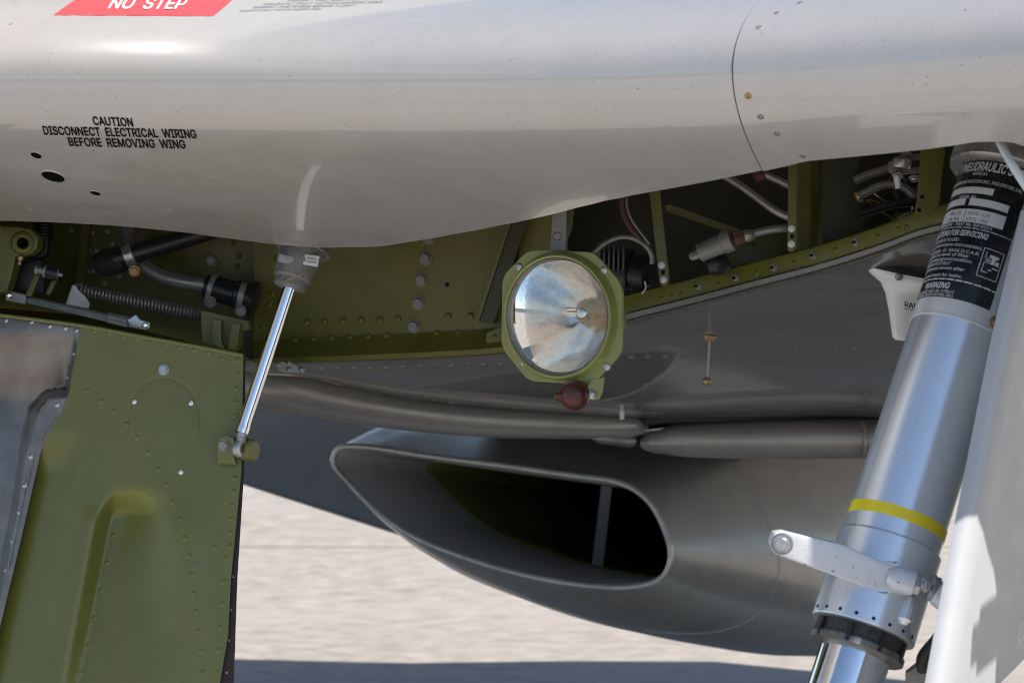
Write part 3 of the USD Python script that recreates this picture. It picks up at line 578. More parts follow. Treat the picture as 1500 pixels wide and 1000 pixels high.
part('pipe_end', prof(P(868, 640, 4.45), P(930, 646, 4.47), [(0, .006), (.15, .012), (.9, .014), (1, .01)], 14), 'bare_metal')

# rod antenna and white antenna on the belly
q, n = SB([1040], [492]); base = q[0]; nb = nrm(n[0])
hang = lambda px, py: base + (P(px, py, proj(base)[2]) - P(1040, 492, proj(base)[2]))
an = part('rod_antenna', tube([base, hang(1035, 558)], .0027, 10), 'tube_metal', label='thin rod antenna with ball tip hanging from the belly')
part('nut', put(HEX, base, nrm(hang(1035, 558) - base), .0115), 'brass', an)
part('tip', trimesh.creation.icosphere(2, .0075).apply_translation(hang(1035, 558)), 'brass', an)
q, n = SB([1318], [402]); ab = q[0]; db = proj(ab)[2]
u0 = nrm(P(1345, 409, db - .02) - P(1275, 394, db)); dn = nrm(np.array([0, 0, -1.0]) + .05 * RT); fa = nrm(np.cross(u0, dn)); fa = fa if fa @ FW > 0 else -fa
AG = []
for t, x0, x1, hw in ((0, 1271, 1391, .040), (.06, 1271, 1391, .040), (.11, 1276, 1387, .036), (.2, 1290, 1374, .027), (.35, 1297, 1363, .021), (.6, 1302, 1353, .017), (.8, 1305, 1346, .014), (.96, 1307, 1340, .011), (1.0, 1311, 1335, .007)):
    yc = 398 + 100 * t
    def pt(x): return P(x, yc + (x - 1320) * .2 * (1 - .6 * t), db - .01)
    c0, c1 = pt(x0), pt(x1); cen = (c0 + c1) / 2; hx = (c1 - c0) / 2
    th = np.linspace(0, 2 * np.pi, 41); se = np.sign(np.sin(th)) * np.abs(np.sin(th)) ** .9
    AG.append(cen + np.cos(th)[:, None] * hx + se[:, None] * fa * hw)
AG = np.array(AG); AGm = gridmesh(AG); cap_ = trimesh.Trimesh(np.vstack([AG[-1].mean(0), AG[-1][:-1]]), [[0, 1 + j, 1 + (j + 1) % 40] for j in range(40)], process=False)
am = cat(AGm, cap_); am.merge_vertices(); trimesh.repair.fix_normals(am)
wa = part('blade_antenna', am, 'white_plastic', smooth=50, label='white tapered antenna lettered RAM hanging behind the gear leg')
gk = np.stack([AG[0] - dn * .006, AG[0] + (AG[0] - AG[0].mean(0)) * .03 + dn * .0]); part('gasket', gridmesh(gk), 'black_rubber', wa)
part('screw', put(SCREW, P(1317, 406, db - .053), nrm(-FW - Z * .6), .006), 'dull_metal', wa)
apl = Plane3(P(0, 0, db - .040), P(100, 0, db - .040), P(0, 100, db - .040))
decal(apl, 'RAMI', (1324, 449), (1352, 454), 7.5, 'ink', wa, 'lettering', .001)
decal(apl, 'ANTENNAS', (1324, 453), (1352, 458), 2.4, 'ink', wa, 'lettering', .001)

# ------------------------------------------------------------------ air scoop
def closed(pts, n=120):
    p = np.asarray(pts, float); p = np.vstack([p, p[:1]]); t = np.r_[0, np.cumsum(np.linalg.norm(np.diff(p, axis=0), axis=1))]
    t2 = np.linspace(0, t[-1], n, endpoint=False); return np.stack([CubicSpline(t, p[:, k], bc_type='periodic')(t2) for k in range(p.shape[1])], 1)
LIP = closed([(487, 672), (494, 658), (512, 654), (600, 664), (750, 684), (860, 699), (915, 710), (950, 735), (972, 775), (981, 815), (970, 843), (940, 856), (880, 858), (760, 839), (660, 808), (580, 770), (525, 722), (500, 695)])
lipd = 4.86 - (LIP[:, 0] - 487) / 494 * .30
L3 = P(LIP[:, 0], LIP[:, 1], lipd); LC = L3.mean(0)
A3 = nrm(A + Z * -.17)
loc = np.c_[(L3 - LC) @ O, (L3 - LC) @ Z]
tg = np.roll(loc, -1, 0) - np.roll(loc, 1, 0); nn = np.c_[tg[:, 1], -tg[:, 0]]; nn /= np.linalg.norm(nn, axis=1, keepdims=True)
if ((nn * loc).sum(1)).mean() < 0: nn = -nn
for _ in range(10): nn = (np.roll(nn, 1, 0) + nn + np.roll(nn, -1, 0)) / 3
nn /= np.linalg.norm(nn, axis=1, keepdims=True)
wup = np.where(nn[:, 1] > 0, 1 - .85 * nn[:, 1], 1.0)
wtop = np.clip(nn[:, 1] * 1.6, 0, 1)[:, None]
def ring(s, e, up=0.): 
    k = e * wup if e > 0 else np.full(len(nn), e); return L3 + A3 * s + (k * nn[:, 0])[:, None] * O + (k * nn[:, 1])[:, None] * Z + Z * up + (Z * .19 * s * wtop if e > 0 else 0)
cl = lambda G: np.concatenate([G, G[:, :1]], 1)
outer = np.stack([ring(.004, -.003), ring(-.0015, -.0005), ring(0, .003), ring(.006, .008), ring(.02, .014), ring(.06, .028), ring(.14, .052), ring(.28, .085), ring(.5, .12), ring(.8, .15), ring(1.1, .175), ring(1.4, .185)])
scoop = part('air_scoop', gridmesh(cl(outer)), 'scoop_paint', smooth=60, label='large silver grey belly air scoop with dark oval mouth')
lipc = ring(.004, .001); part('lip', tube(np.vstack([lipc, lipc[:2]]), .0070, 12, False), 'lip_paint', scoop, 60)
inner = np.stack([ring(.004, -.003), ring(.02, -.006), ring(.1, -.010), ring(.2, -.012), ring(.42, -.014)])
part('mouth_lining', gridmesh(cl(inner), True), 'duct_grey', scoop, 60)
duct = np.stack([ring(.42, -.012), ring(.43, -.018), ring(.7, .0), ring(1.3, .02)])
part('duct', gridmesh(cl(duct), True), 'duct_green', scoop, 60)
ec = ring(1.3, .02); part('duct_end', trimesh.Trimesh(np.vstack([ec.mean(0), ec]), [[0, 1 + j, 1 + (j + 1) % len(ec)] for j in range(len(ec))], process=False), 'dark_void', scoop)
for s0, e0, a, b in ((.40, .104, -.9, .55), (.40, .104, .0, .0)):
    if a < b:
        rg = ring(s0, e0 + .0005); an_ = np.arctan2(loc[:, 1], loc[:, 0] - .05); kk = np.nonzero((an_ > a) & (an_ < b) & (loc[:, 0] > .05))[0]; kk = kk[np.argsort(an_[kk])]
        part('panel_seam', tube(rg[kk], .0011, 6), 'duct_grey', scoop)
part('vane', pxpoly([(884, 690), (899, 692), (878, 872), (862, 870)], 5.12, .05), 'far_grey', scoop, label='upright grey vane inside the scoop mouth')

cw = []
for x in np.linspace(270, 1440, 36):
    b = P(x, min(634., float(r_b(min(x, 945))) - 5), 4.47 if x > 700 else float(r_d(x)) + .06); cw.append([b, b + A * .3 - Z * .005, b + A * .8 - Z * .03, b + A * 1.15 - Z * .09, b + A * 1.6 - Z * .25])
gpl = np.stack([np.stack([P(x, b_ly(x) - 1.5, b_ld(x) + .004), P(x, b_ly(x) + 6, b_ld(x) + .12), P(x, 636, 4.62)]) for x in np.linspace(850, 1470, 30)])
part('gap_plate', shell(gpl, .003), 'scoop_paint')
part('rear_belly', shell(np.array(cw), .004), 'belly_paint')

# ------------------------------------------------------------------ far flap
fdep = lambda x, y: 5.9 - (np.asarray(x, float) - 300) * .0012 + (np.asarray(y, float) - 600) * .0006
FP = [(180, 570), (640, 638), (640, 799), (180, 650)]
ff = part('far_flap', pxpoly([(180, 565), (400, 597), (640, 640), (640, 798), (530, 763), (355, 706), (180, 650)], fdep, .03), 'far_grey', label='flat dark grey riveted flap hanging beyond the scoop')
part('flap_edge', pxpoly([(180, 650), (355, 706), (530, 763), (640, 798), (640, 801), (530, 766.5), (355, 709.5), (180, 653)], lambda x, y: fdep(x, y) - .003, .036), 'silver_paint', ff)
part('flap_edge', pxpoly([(180, 563), (400, 595.5), (640, 640), (640, 643), (400, 599), (180, 567)], lambda x, y: fdep(x, y) - .004, .04), 'silver_paint', ff)
class FS:
    def __call__(s, px, py): q = P(px, py, fdep(px, py)); return q, np.broadcast_to(-FW, q.shape)
rivets(ff, FS(), np.vstack([line((375, 695), (520, 742), 7), line((385, 680), (500, 716), 6), line((372, 640), (480, 672), 5)]), .0045, 'far_grey', DOME)

# ------------------------------------------------------------------ inner gear door
DD = lambda x, y: 3.70 + (np.asarray(x) - 200) * -.0001 + (np.asarray(y) - 500) * -.00022
sm = lambda t: np.clip(t, 0, 1) ** 2 * (3 - 2 * np.clip(t, 0, 1))
def door_h(x, y):
    h = np.zeros(np.shape(x))
    xl = np.interp(y, [640, 1000], [122, 42]); h = h - .0009 * np.clip(xl - x, 0, 200) * .5 * sm((y - 615 - (125 - x) * .25) / 70)
    e = np.interp(y, [700, 1000], [150, 92]); dx_ = (x - e - 42) / np.where(x - e < 42, 42., 100.); yt = 764 - 46 * np.sqrt(np.maximum(1 - dx_ ** 2, 0))
    deep = .042 * (1 - .75 * np.clip((y - 785) / 260, 0, 1)); w = np.interp(y, [740, 790, 1000], [60, 66, 90])
    rec = sm((x - e) / 26) * (1 - sm((x - e - 38) / (85 + np.clip(y - 760, 0, 300) * .45))) * sm((y - yt + 8) / 48)
    h = h - deep * rec
    h = h + .006 * np.exp(-((x - e + 6) / 12) ** 2) * sm((y - 735) / 30)
    h = h + .008 * np.exp(-((x - 268) / 34) ** 2) * sm((y - 690) / 110)
    f = np.exp(-((np.hypot((x - 240) / 52, (y - 612) / 58) - 1) / .035) ** 2) * (y < 650); h = h - .0012 * f
    return h + .0007 * (meshkit.noise(np.stack([np.asarray(x) / 60., np.asarray(y) / 90., np.zeros(np.shape(x))], -1)) - .5)
def door_at(x, y): return P(x, y, DD(x, y) - door_h(x, y))
yy = np.linspace(0, 1, 190)
def lb(y): return np.interp(y, [470, 480, 575, 600, 660, 780, 905, 1060], [121, 119, 101, 92, 57, 30, 0, -38])
def rb(y): return np.interp(y, [515, 522, 690, 850, 930, 1000, 1060], [357, 356.5, 353.5, 338, 334, 322, 314])
DG = np.empty((120, 190, 3))
for i, u in enumerate(np.linspace(0, 1, 120)):
    x0 = 119 + (356.5 - 119) * u; yt = np.interp(x0, [119, 200, 300, 357], [478.5, 493, 510.5, 521.5]); y = yt + (1060 - yt) * yy
    x = lb(y) + (rb(y) - lb(y)) * u; DG[i] = door_at(x, y)
door = part('inner_gear_door', shell(DG, .006, FW), 'green_door', smooth=45, label='green riveted inner gear door with pressed channel, hanging at left')
class DS:
    def __call__(s, px, py):
        px, py = np.asarray(px, float), np.asarray(py, float); e = 1.5; q = door_at(px, py); n = np.cross(door_at(px + e, py) - q, door_at(px, py + e) - q); n /= np.linalg.norm(n, axis=-1, keepdims=True)
        s_ = np.sign(((CAM - q) * n).sum(-1, keepdims=True)); return q, n * s_
dS = DS()
rv = np.vstack([line((139, 484), (306, 516), 9), line((325, 525), (348, 527), 2), line((348, 528), (345, 609), 5), line((344, 700), (336, 800), 6), line((332, 818), (317, 985), 6),
    [(128, 572), (148, 588), (168, 603), (186, 621)], [(202, 641), (217, 663), (231, 687), (243, 709), (253, 735), (263, 760), (271, 788), (277, 814), (281, 841), (284, 869), (288, 896), (290, 924), (294, 953), (297, 985)],
    [(315, 801)], line((166, 784), (119, 985), 6)])
rivets(door, dS, rv, mm(4.3, 3.7), 'green_door', DOME, lift=-.0002)
rivets(door, dS, [(196.5, 588.5), (280, 590.5), (265, 691)], mm(4.0, 3.7), 'chrome', SCREW, 'screw')
rivets(door, dS, [(240, 541.5)], mm(7.0, 3.7), 'screw_metal', HEX, 'bolt')
ang = np.linspace(-2.75, .6, 60) ; pa = np.c_[240 + 52 * np.cos(ang), 608 + 53 * np.sin(ang)]; pa = np.vstack([pa[::-1], ])
path2 = np.vstack([[(262, 700), (232, 676), (205, 645), (192, 618)], np.c_[240 + 50 * np.cos(np.linspace(-3.0, .1, 30)), 608 + 51 * np.sin(np.linspace(-3.0, .1, 30))], [(296, 640), (298, 672)]])
q, n = dS(path2[:, 0], path2[:, 1]); part('panel_line', tube(spl(q - n * .0004, 90), .0008, 6), 'green_door', door)
# seal strip on the right edge
sl_ = pxpoly([(357, 522), (359, 522), (357, 690), (347, 850), (340, 1060), (306, 1060), (316, 985), (328, 905), (335, 800), (346, 690)], lambda x, y: DD(x, y) + .008, .006)
seal = part('edge_seal', sl_, 'seal', door, label='dark red brown seal strip along the door edge')
for x, y in ((349, 711), (342, 845), (338.5, 893), (335.5, 938), (332, 985)): part('rivet', put(DOME, P(x, y, DD(x, y) + .0085), -FW, mm(2.6, 3.7)), 'tube_metal', seal)
# bare metal half of the door, left
def metal_h(x, y):
    bx_ = np.interp(y, [560, 575, 600, 660, 760, 900, 1060], [120, 62, 42, 28, 12, -15, -50]); m_ = sm((x - bx_) / 14) * sm((y - 566 - np.clip(66 - x, 0, 60) * .3) / 16)
    return .004 * m_ + .0022 * (meshkit.noise(np.stack([np.asarray(x) / 45., np.asarray(y) / 60., np.ones(np.shape(x))], -1)) - .5) - .060 * sm((y - 478) / 110) * (1 - m_) * sm((132 - x) / 40)
MG = np.empty((70, 170, 3))
for i, u in enumerate(np.linspace(0, 1, 70)):
    yt = np.interp(-90 + 210 * u, [-90, 0, 120], [455, 464, 479]); y = yt + (1060 - yt) * np.linspace(0, 1, 170); x = -90 + (lb(y) + 3 + 90) * u
    MG[i] = P(x, y, DD(x, y) + .0075 - .000 - metal_h(x, y) * np.where(x > lb(y) - 5, .5, 1))
metal = part('metal_skin', shell(MG, .003, FW), 'bare_metal', door, label='bare scuffed metal part of the gear door at the left edge')
SM = Surf(MG)
rivets(metal, SM, [(9, 464 + 5), (46, 471), (73, 477), (96, 480), (113, 483), (108, 518), (98, 553), (84, 593), (45, 669), (36, 711), (27, 750), (17, 793), (8, 835)], mm(3.6, 3.7), 'screw_metal', DOME)
part('top_edge', tube(spl([P(x, y, DD(x, y) + .0) for x, y in ((-90, 452), (0, 461.5), (60, 469), (120, 477), (200, 491.5), (300, 509.5), (356, 520.5))], 30), .0032, 8), 'green_door', door)

# actuating cylinder and rod
ac = part('door_actuator', prof(P(449, 345, 3.7100), P(423, 424, 3.6850), [(0, .040), (.22, .040), (.24, .0415), (.33, .0415), (.34, .036), (.52, .0355), (.56, .033), (.80, .031), (.83, .027), (.95, .027), (.97, .020), (1, .012)], 32), 'cast_metal', label='grey cylinder of the door actuator under the wing edge')
part('piston_rod', prof(P(427, 412, 3.6850), P(353, 636, 3.635), [(0, mm(9.6, 3.7)), (.93, mm(9.6, 3.7)), (.95, mm(10.5, 3.7)), (.99, mm(10.5, 3.7)), (1, mm(7, 3.7))], 28), 'chrome', ac, label='polished chrome rod reaching down to the green door')
part('rod_line', tube(spl([P(425, 428, 3.7100), P(410, 470, 3.7000), P(395, 515, 3.6900), P(385, 545, 3.6900)], 16), .0045), 'black', ac)
part('safety_wire', tube(spl([P(414, 410, 3.6650), P(425, 409, 3.6500), P(440, 402, 3.6500), P(457, 394, 3.6650)], 16), .0011, 6), 'brass', ac)
part('seam_ring', tube2([P(447.5, 366, 3.7070), P(446.5, 368, 3.7070)], [.0425, .0425], nrm(P(423, 424, 3.6850) - P(449, 345, 3.7100))), 'dull_metal', ac)
part('name_plate', pxpoly([(446, 372), (468, 375), (465, 391), (443, 387)], 3.6660, .006, 1), 'white_band', ac)
part('name_plate', pxpoly([(409, 371), (431, 376), (429, 388), (407, 383)], 3.6640, .006, 1), 'dull_metal', ac)
for k in range(2): part('plate_line', pxpoly([(449, 377 + 5 * k), (463, 379 + 5 * k), (463, 381 + 5 * k), (449, 379 + 5 * k)], 3.6645, .001), 'dull_metal', ac)
ey = part('rod_eye', put(revolve([(.5, -.45), (.85, -.5), (1, -.3), (1, .3), (.85, .5), (.5, .45)], 24), P(353, 657, 3.638), nrm(-FW * .5 + RT * .8), .0155), 'steel', ac)
part('eye_shank', prof(P(354, 634, 3.641), P(353, 648, 3.638), [(0, .009), (.5, .012), (.55, .008), (1, .009)], 16), 'steel', ac)
br = part('clevis', pxpoly([(318, 648), (321, 640), (330, 638), (341, 641), (344, 650), (342, 668), (346, 680), (319, 679)], 3.633, .018, 1.5), 'green_door', door, label='green clevis bracket holding the actuator rod')
part('clevis', put(revolve([(0, .5), (.8, .5), (1, .3), (1, -.5)], 24), P(366, 659, 3.648), nrm(-FW * .5 + RT * .85), .0185), 'green_door', door)
part('clevis_bolt', put(HEX, P(328, 652, 3.632), nrm(-FW - RT * .4), .0085), 'dull_metal', door)

# ------------------------------------------------------------------ landing light
LD = 3.45; LCn = P(824, 463, LD); ln = nrm(np.array([-math.sin(math.radians(31)), -math.cos(math.radians(31)), 0.03])); lu, lv, _ = frame(ln)
def LL(m): 
    r = m.copy(); v = np.array(r.vertices); r.vertices = LCn + v[:, :1] * lu + v[:, 1:2] * lv + v[:, 2:] * ln; return r
oct_ = Polygon([(-.105, -.052), (-.055, -.102), (.058, -.102), (.106, -.052), (.106, .050), (.056, .099), (-.06, .099), (-.105, .058)]).buffer(-.034).buffer(.034, 10)
ring_ = oct_.difference(Point(0, 0).buffer(.0885, 32))
fl_ = trimesh.creation.extrude_polygon(ring_, .006, engine='earcut')
light = part('landing_light', LL(fl_), 'green_light', smooth=30, label='round landing light in a green eight-sided frame')
part('bezel', LL(revolve([(.1010, .005), (.0985, .007), (.0955, .018), (.0935, .0205), (.0910, .0205), (.0895, .018), (.0890, .008), (.0880, -.012)], 64)), 'green_light', light, 60)
part('rim_gasket', LL(revolve([(.0893, .010), (.0890, .0165), (.0880, .0175), (.0868, .014), (.0860, -.010)], 64)), 'dull_metal', light, 60)
part('housing', LL(revolve([(.0985, -.0005), (.090, -.012), (.085, -.035), (.066, -.085), (0, -.105)], 48)), 'green_light', light)
lr = np.linspace(0, 1, 18); dome = [(.0862 * t, .0125 + .013 * (1 - t * t)) for t in lr]
part('lens', LL(revolve(dome[::-1] if False else dome, 64)), 'lens_glass', light, True, label='clear glass lens over a mirrored reflector')
refl = [(.0856 * t, -.080 + .090 * t * t) for t in lr]
rm = revolve(refl, 72); vv = np.array(rm.vertices); rr = np.hypot(vv[:, 0], vv[:, 1]); th = np.arctan2(vv[:, 1], vv[:, 0])
vv[:, 2] += (.0014 * np.sin(3 * th + 1) + .0004 * np.sin(11 * th)) * (rr / .0855) + .004 * (meshkit.noise(np.c_[vv[:, :2] * 45, np.zeros(len(vv))]) - .5); rm.vertices = vv
part('reflector', LL(rm), 'reflector', light, True)
fil = LL(cat(tube([(-.004, .004, -.085), (-.006, .006, -.026), (.03, .008, -.022)], .0011, 8), tube([(.008, -.006, -.085), (.010, -.004, -.028), (.036, .004, -.024)], .0011, 8), tube([(-.008, .012, -.022), (.045, .012, -.016)], .0008, 8)))
part('filament_post', fil, 'dull_metal', light)
part('filament_shield', LL(put(revolve([(0, .10), (.5, .06), (1, -.1), (1.0, -.16), (.5, .0), (0, .04)], 24), np.array([.022, .006, -.020]), np.array([.3, .2, 1.0]), .008)), 'chrome', light)
part('bulb_base', LL(put(revolve([(0, 1), (.5, .9), (.8, .5), (.9, 0)], 24), np.array([-.002, .004, -.082]), Z, .020)), 'brass', light)
for x, y in ((760, 391), (884, 396), (765, 530), (888, 537)):
    r = P(x, y, 1.0) - CAM; t = ((LCn + ln * .006 - CAM) @ ln) / (r @ ln); part('screw', put(SCREW, CAM + r * t, ln, mm(6.2, LD), RNG.uniform(0, 1.5)), 'screw_metal', light)
st = part('mount_strap', pxpoly([(811, 280), (831, 280), (829, 368), (806, 368)], 3.50, .010, 1.5), 'dull_metal', light, label='grey strap holding the light from above')
part('strap_bolt', put(HEX, P(816, 346.5, 3.498), nrm(-FW + RT * .1), .0068), 'dull_metal', light)
part('mount_arm', pxpoly([(833, 300), (842, 300), (838, 335), (832, 350), (832, 368), (826, 368), (826, 330)], 3.55, .03, 1), 'green', light)
bl = part('warning_bulb', trimesh.creation.icosphere(4, mm(22.5, 3.42)).apply_translation(P(842, 578.5, 3.42)), 'red_ball', light, True, label='dark red ball on a green bracket below the light')
part('nub', prof(P(824, 580, 3.415), P(813, 580, 3.41), [(0, .009), (.5, .008), (.9, .006), (1, .003)], 14), 'red_ball', light)
part('ball_bracket', pxpoly([(866, 556), (886, 552), (883, 575), (878, 585), (868, 586), (861, 580), (858, 572)], 3.415, .006, 1), 'green_light', light)
part('ball_bracket', pxpoly([(828, 557), (838, 557), (831, 568), (826, 575)], 3.44, .01, 1), 'green_light', light)
part('bracket_bolt', put(DOME, P(867, 578, 3.413), nrm(-FW), .0075), 'steel', light)

# ------------------------------------------------------------------ gear leg
T0, T1 = P(1492, 215, 3.12), P(1239, 1000, 2.93); AXW = nrm(T1 - T0); LEN = np.linalg.norm(T1 - T0); KP = LEN / 825.0
VW = nrm((CAM - (T0 + T1) / 2) - ((CAM - (T0 + T1) / 2) @ AXW) * AXW); RW_ = np.cross(VW, AXW); RW_ = RW_ if RW_ @ RT > 0 else -RW_
RPX = 71.0; UP_ = 3.03 / FPX
RC = RPX * UP_
ax_t = np.linspace(-60, 900, 400); ax_p = T0 + AXW * (ax_t * KP)[:, None] + VW * RC
_x, _y, _d = proj(ax_p); _tau = -.307 * (_x - 1490) + .952 * (_y - 215)          # where the near side of the leg shows in the picture
def ax(tau): return T0 + AXW * (np.interp(tau, _tau, ax_t) * KP)
def cyl(profile, n=72):
    """profile: (place along the leg, radius), both in picture pixels"""
    return tube2([ax(t) for t, _ in profile], [r * UP_ for _, r in profile], AXW, n)
leg = part('gear_leg', cyl([(-50, RPX), (597, RPX), (600, RPX - 1)]), 'strut_paint', smooth=30, label='silver landing gear leg with black service label, leaning at right')
def patch(phi0, phi1, tau0, tau1, r, n=40, m=2):
    ph = np.linspace(phi0, phi1, n); ta = np.linspace(tau0, tau1, m)
    return np.stack([np.stack([ax(t) + r * (math.sin(p) * RW_ + math.cos(p) * VW) for t in ta]) for p in ph])
part('collar_flange', cyl([(-40, 72), (-20, 80), (-12, 88), (-4, 91), (17, 91.5), (23, 90), (26, 86), (27.5, 78), (28, 70)]), 'steel', leg, label='bright metal flange ring at the top of the leg')
lab = part('service_label', shell(patch(-2.1, .47, 28, 239, RC + .0007, 60, 3), .0006), 'label_black', leg, label='black service label with white printing and a small diagram')
def wrap(text, tau, x0, h, width, m='label_white', bold=False, name='lettering'):
    t = meshkit.text_mesh(text, 1.0, .02, bold); v = np.array(t.vertices); sx = width / v[:, 0].max()
    ph = (x0 + v[:, 0] * sx + v[:, 1] * h * .12) / RPX; r = RC + .0011 + .0002 * (v[:, 2] > .01)
    q = T0 + AXW * (np.interp(tau - v[:, 1] * h, _tau, ax_t) * KP)[:, None] + r[:, None] * (np.sin(ph)[:, None] * RW_ + np.cos(ph)[:, None] * VW)
    part(name, trimesh.Trimesh(q, t.faces, process=False), m, lab, smooth=False)
def wbox(x0, x1, t0, t1, m='label_white', name='white_field', lift=.0010):
    part(name, gridmesh(patch(x0 / RPX, x1 / RPX, t0, t1, RC + lift, 12, 2)), m, lab)
wrap('T PNEUDRAULIC STRUT', 44, -98, 13, 132, bold=True)
wrap('MADE IN U.S.A.', 51, -56, 4.5, 25)
wrap('NORTH AMERICAN AVIATION INC. INGLEWOOD, CAL.', 63, -112, 4.8, 138)
wbox(-101, -14, 69, 79); wrap('SERIAL No.', 87, -69, 5, 33)
wbox(-118, -53, 87, 97.5); wbox(-46, 14, 86.5, 97.5)
wbox(-118, -47.5, 103, 123); wbox(-46.5, 14.5, 103, 123)
for t, ta in (('A7270 - L.H.', 112), ('A7271 - R.H.', 121)): wrap(t, ta, -43, 5, 34, 'ink')
for t, ta in (('CYL. L.H.', 112), ('CYL. R.H.', 121)): wrap(t, ta, -80, 5, 26, 'ink')
wrap('AMERICAN - PART No. 83H001X', 129, -98, 4.6, 98)
for a, b in ((131, 132.2), (210.5, 212.5)): wbox(-120, 33, a, b, name='rule')
wrap('INSTRUCTIONS FOR SERVICING', 144, -124, 8, 122, bold=True)
for t, ta, x0, w in (('TO CHECK FLUID', 153, -105, 62), ('Release air and compress strut completely.', 160.5, -116, 112), ('Fill, fluid MIL-O-5606 D.C.A.R.', 169.5, -116, 110), ('Bring fluid to level of filler', 176, -116, 96),
                     ('plug in normal ground position.', 183, -116, 104), ('TO INFLATE STRUT', 190, -108, 64), ('until extension shown after', 197, -116, 96), ('Taxi and check for leaks.', 207.5, -110, 90)):
    wrap(t, ta, x0, 4.6, w)
wrap('WARNING', 225.5, -82, 8.5, 48, bold=True)
wrap('RELEASE AIR IN STRUT', 233, -100, 4.8, 76); wrap('BEFORE DISASSEMBLING', 238, -102, 3.8, 78)
for a, b, c_, d_ in ((-2, 29, 155, 156), (-2, 29, 197, 198), (-2, -1, 155, 198), (28, 29, 155, 198), (3, 4, 160, 170), (9, 23, 163, 167), (13, 19, 167, 175), (4, 12, 172, 173.2), (4, 26, 175, 176), (3, 4, 176, 190), (4, 12, 189, 190.2), (12, 17, 184, 186), (17, 26, 180, 182), (20, 25, 170, 176)):
    wbox(a, b, c_, d_, name='diagram_line')
wrap('90', 172, 5, 4, 6)
part('clamp_band', cyl([(239.5, RPX), (239.6, RPX + 1.4), (262, RPX + 1.4), (262.5, RPX + 2.2), (265, RPX + 2.2), (265.5, RPX)]), 'white_band', leg)
q = ax(252) + (RC + .002) * (math.sin(.62) * RW_ + math.cos(.62) * VW)
part('band_clip', put(HEX, q, math.sin(.9) * RW_ + math.cos(.9) * VW, .0065), 'brass', leg)
part('yellow_band', cyl([(553, RPX), (553.2, RPX + .7), (570, RPX + .7), (570.2, RPX)]), 'yellow_tape', leg, label='yellow tape band round the leg')
col = part('lower_collar', cyl([(592, RPX), (594, RPX + 3), (597, RPX + 4.6), (728, RPX + 4.6), (731, RPX + 3.5), (731.1, 62)]), 'strut_paint', leg)
for ph in np.arange(-1.2, 1.3, .33):
    part('hole', put(FLAT, ax(722) + (RPX + 4.6) * UP_ * (math.sin(ph) * RW_ + math.cos(ph) * VW), math.sin(ph) * RW_ + math.cos(ph) * VW, .0026), 'recess_dark', leg)
gl = [(730, 66)]
for k in range(7): gl += [(732 + k * 3, 66), (733 + k * 3, 63.5)]
gl += [(753, 67), (755, 69), (764, 69), (766, 66), (766.1, 50)]
gland = part('gland_nut', cyl(gl), 'gland_metal', leg, label='dark threaded ring nut at the foot of the collar')
for ph in (-1.0, -.25, .45, 1.1):
    part('notch', shell(patch(ph - .04, ph + .04, 735, 763, (69.6) * UP_, 4, 2), .004), 'black', gland)
part('piston', cyl([(760, 51), (1100, 51)]), 'chrome', leg)
part('weld_lug', tube(np.array([ax(t) + (RPX + 5) * UP_ * (math.sin(.72) * RW_ + math.cos(.72) * VW) for t in (672, 690, 706, 714)]), np.array([.006, .0095, .011, .005]), 12), 'strut_paint', leg)
# link arm across the leg
AD = lambda x, y: 2.892 - (np.asarray(x, float) - 1140) * .00002
arm_o = Polygon([(1134, 780), (1146, 777), (1232, 797), (1290, 822), (1338, 837), (1343, 850), (1340, 869), (1330, 872), (1262, 857), (1180, 827), (1136, 811), (1129, 796)]).buffer(-4).buffer(4, 4).simplify(.4)
arm = part('link_arm', pxpoly(list(arm_o.exterior.coords)[:-1], AD, .034, 3.0), 'arm_paint', smooth=35, label='pale grey link arm bolted across the gear leg')
part('washer', put(revolve([(0, .35), (.9, .35), (1, .2), (1, -.2)], 28), P(1146, 796, 2.872), nrm(-FW - RT * .12), mm(16, 2.860)), 'dull_metal', arm)
part('bolt', put(HEX, P(1145, 796, 2.865), nrm(-FW - RT * .12), mm(10.5, 2.860)), 'steel', arm)
part('arm_boss', prof(P(1300, 843, 2.890), P(1341, 854, 2.885), [(0, .010), (.3, .0165), (.95, .0165), (1, .014)], 22), 'arm_paint', arm)
part('lock_nut', prof(P(1338, 854, 2.880), P(1348, 857, 2.880), [(0, .011), (.1, .0135), (.9, .0135), (1, .011)], 6), 'steel', arm)
part('stud', prof(P(1345, 856, 2.880), P(1384, 868, 2.880), [(0, .007), (1, .007)], 12), 'steel', arm)
part('bolt', put(HEX, P(1356, 858, 2.865), nrm(-FW + RT * .2), mm(8, 2.860)), 'steel', arm)
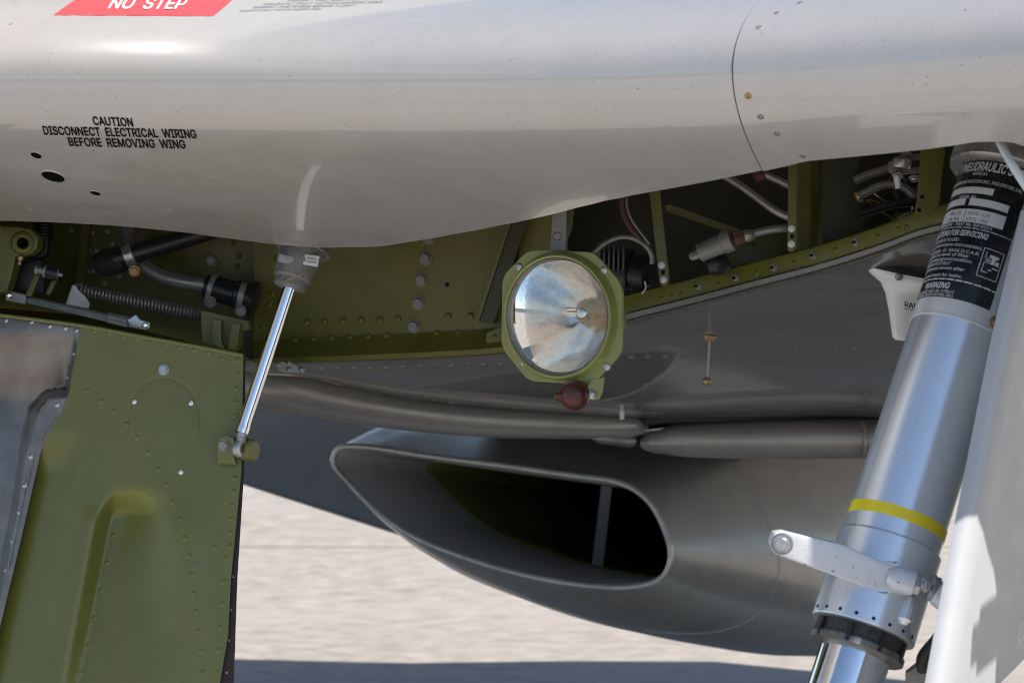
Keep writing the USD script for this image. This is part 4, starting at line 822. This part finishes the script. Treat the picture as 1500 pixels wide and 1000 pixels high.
part('cotter_pin', tube(spl([P(1352, 848, 2.850), P(1357, 853, 2.840), P(1356, 862, 2.840), P(1361, 866, 2.850)], 12), .0012, 6), 'steel', arm)
part('ring_washer', prof(P(1360, 859, 2.880), P(1374, 863, 2.880), [(0, .014), (.3, .0175), (.5, .0175), (.55, .0155), (1, .0155)], 22), 'dull_metal', arm)
part('rod_end', prof(P(1370, 864, 2.875), P(1400, 884, 2.875), [(0, .012), (.15, .018), (.7, .019), (1, .016)], 22), 'arm_paint', arm)
for x, y in ((1306, 822), (1292, 866)):
    part('cotter_pin', tube(spl([P(x - 6, y, 2.860), P(x, y + 1.5, 2.855), P(x + 7, y + 1, 2.860)], 8), .0014, 6), 'steel', arm)
part('brake_line', tube(spl([P(1352, 980, 2.950), P(1360, 950, 2.920), P(1376, 930, 2.900), P(1382, 905, 2.890)], 16), .008), 'black_rubber', leg)
part('bracket', pxpoly([(1330, 985), (1352, 968), (1368, 950), (1372, 1010), (1330, 1010)], 2.980, .02), 'dull_metal', leg)
part('support_wire', tube(spl([P(1462, 203, 2.845), P(1475, 228, 2.83), P(1500, 268, 2.80), P(1530, 312, 2.78)], 20), mm(6.5, 2.83), 14), 'white_band', label='pale diagonal cable crossing the top of the gear leg')

# ------------------------------------------------------------------ outer gear door
ed = [(1509, 308), (1485, 415), (1465, 500), (1434, 655), (1402, 820), (1369, 1000), (1353, 1085)]
rows = []
for x, y in ed:
    d0 = 2.92 - (y - 308) * .00026; f = P(x, y, d0); rows.append([f + O * .0 - A * 0, f + A * .012 + O * .012, f + A * .05 + O * .016, f + A * .25 + O * .016, f + A * .62 + O * .010])
ODG = np.array(rows); ODG = np.stack([PchipInterpolator(np.arange(len(ed)), ODG[:, k])(np.linspace(0, len(ed) - 1, 40)) for k in range(5)], 1)
odoor = part('outer_gear_door', shell(ODG, .012, -O), 'door_paint', smooth=50, label='flat white outer gear door with a sunlit corner at the right edge')
SO = Surf(ODG)
q, n = SO([1493], [925]); 
if np.isfinite(q).all(): part('round_mark', put(revolve([(.62, 0), (.66, .06), (.94, .06), (1, 0)], 28), q[0], n[0], .015), 'white_band', odoor)
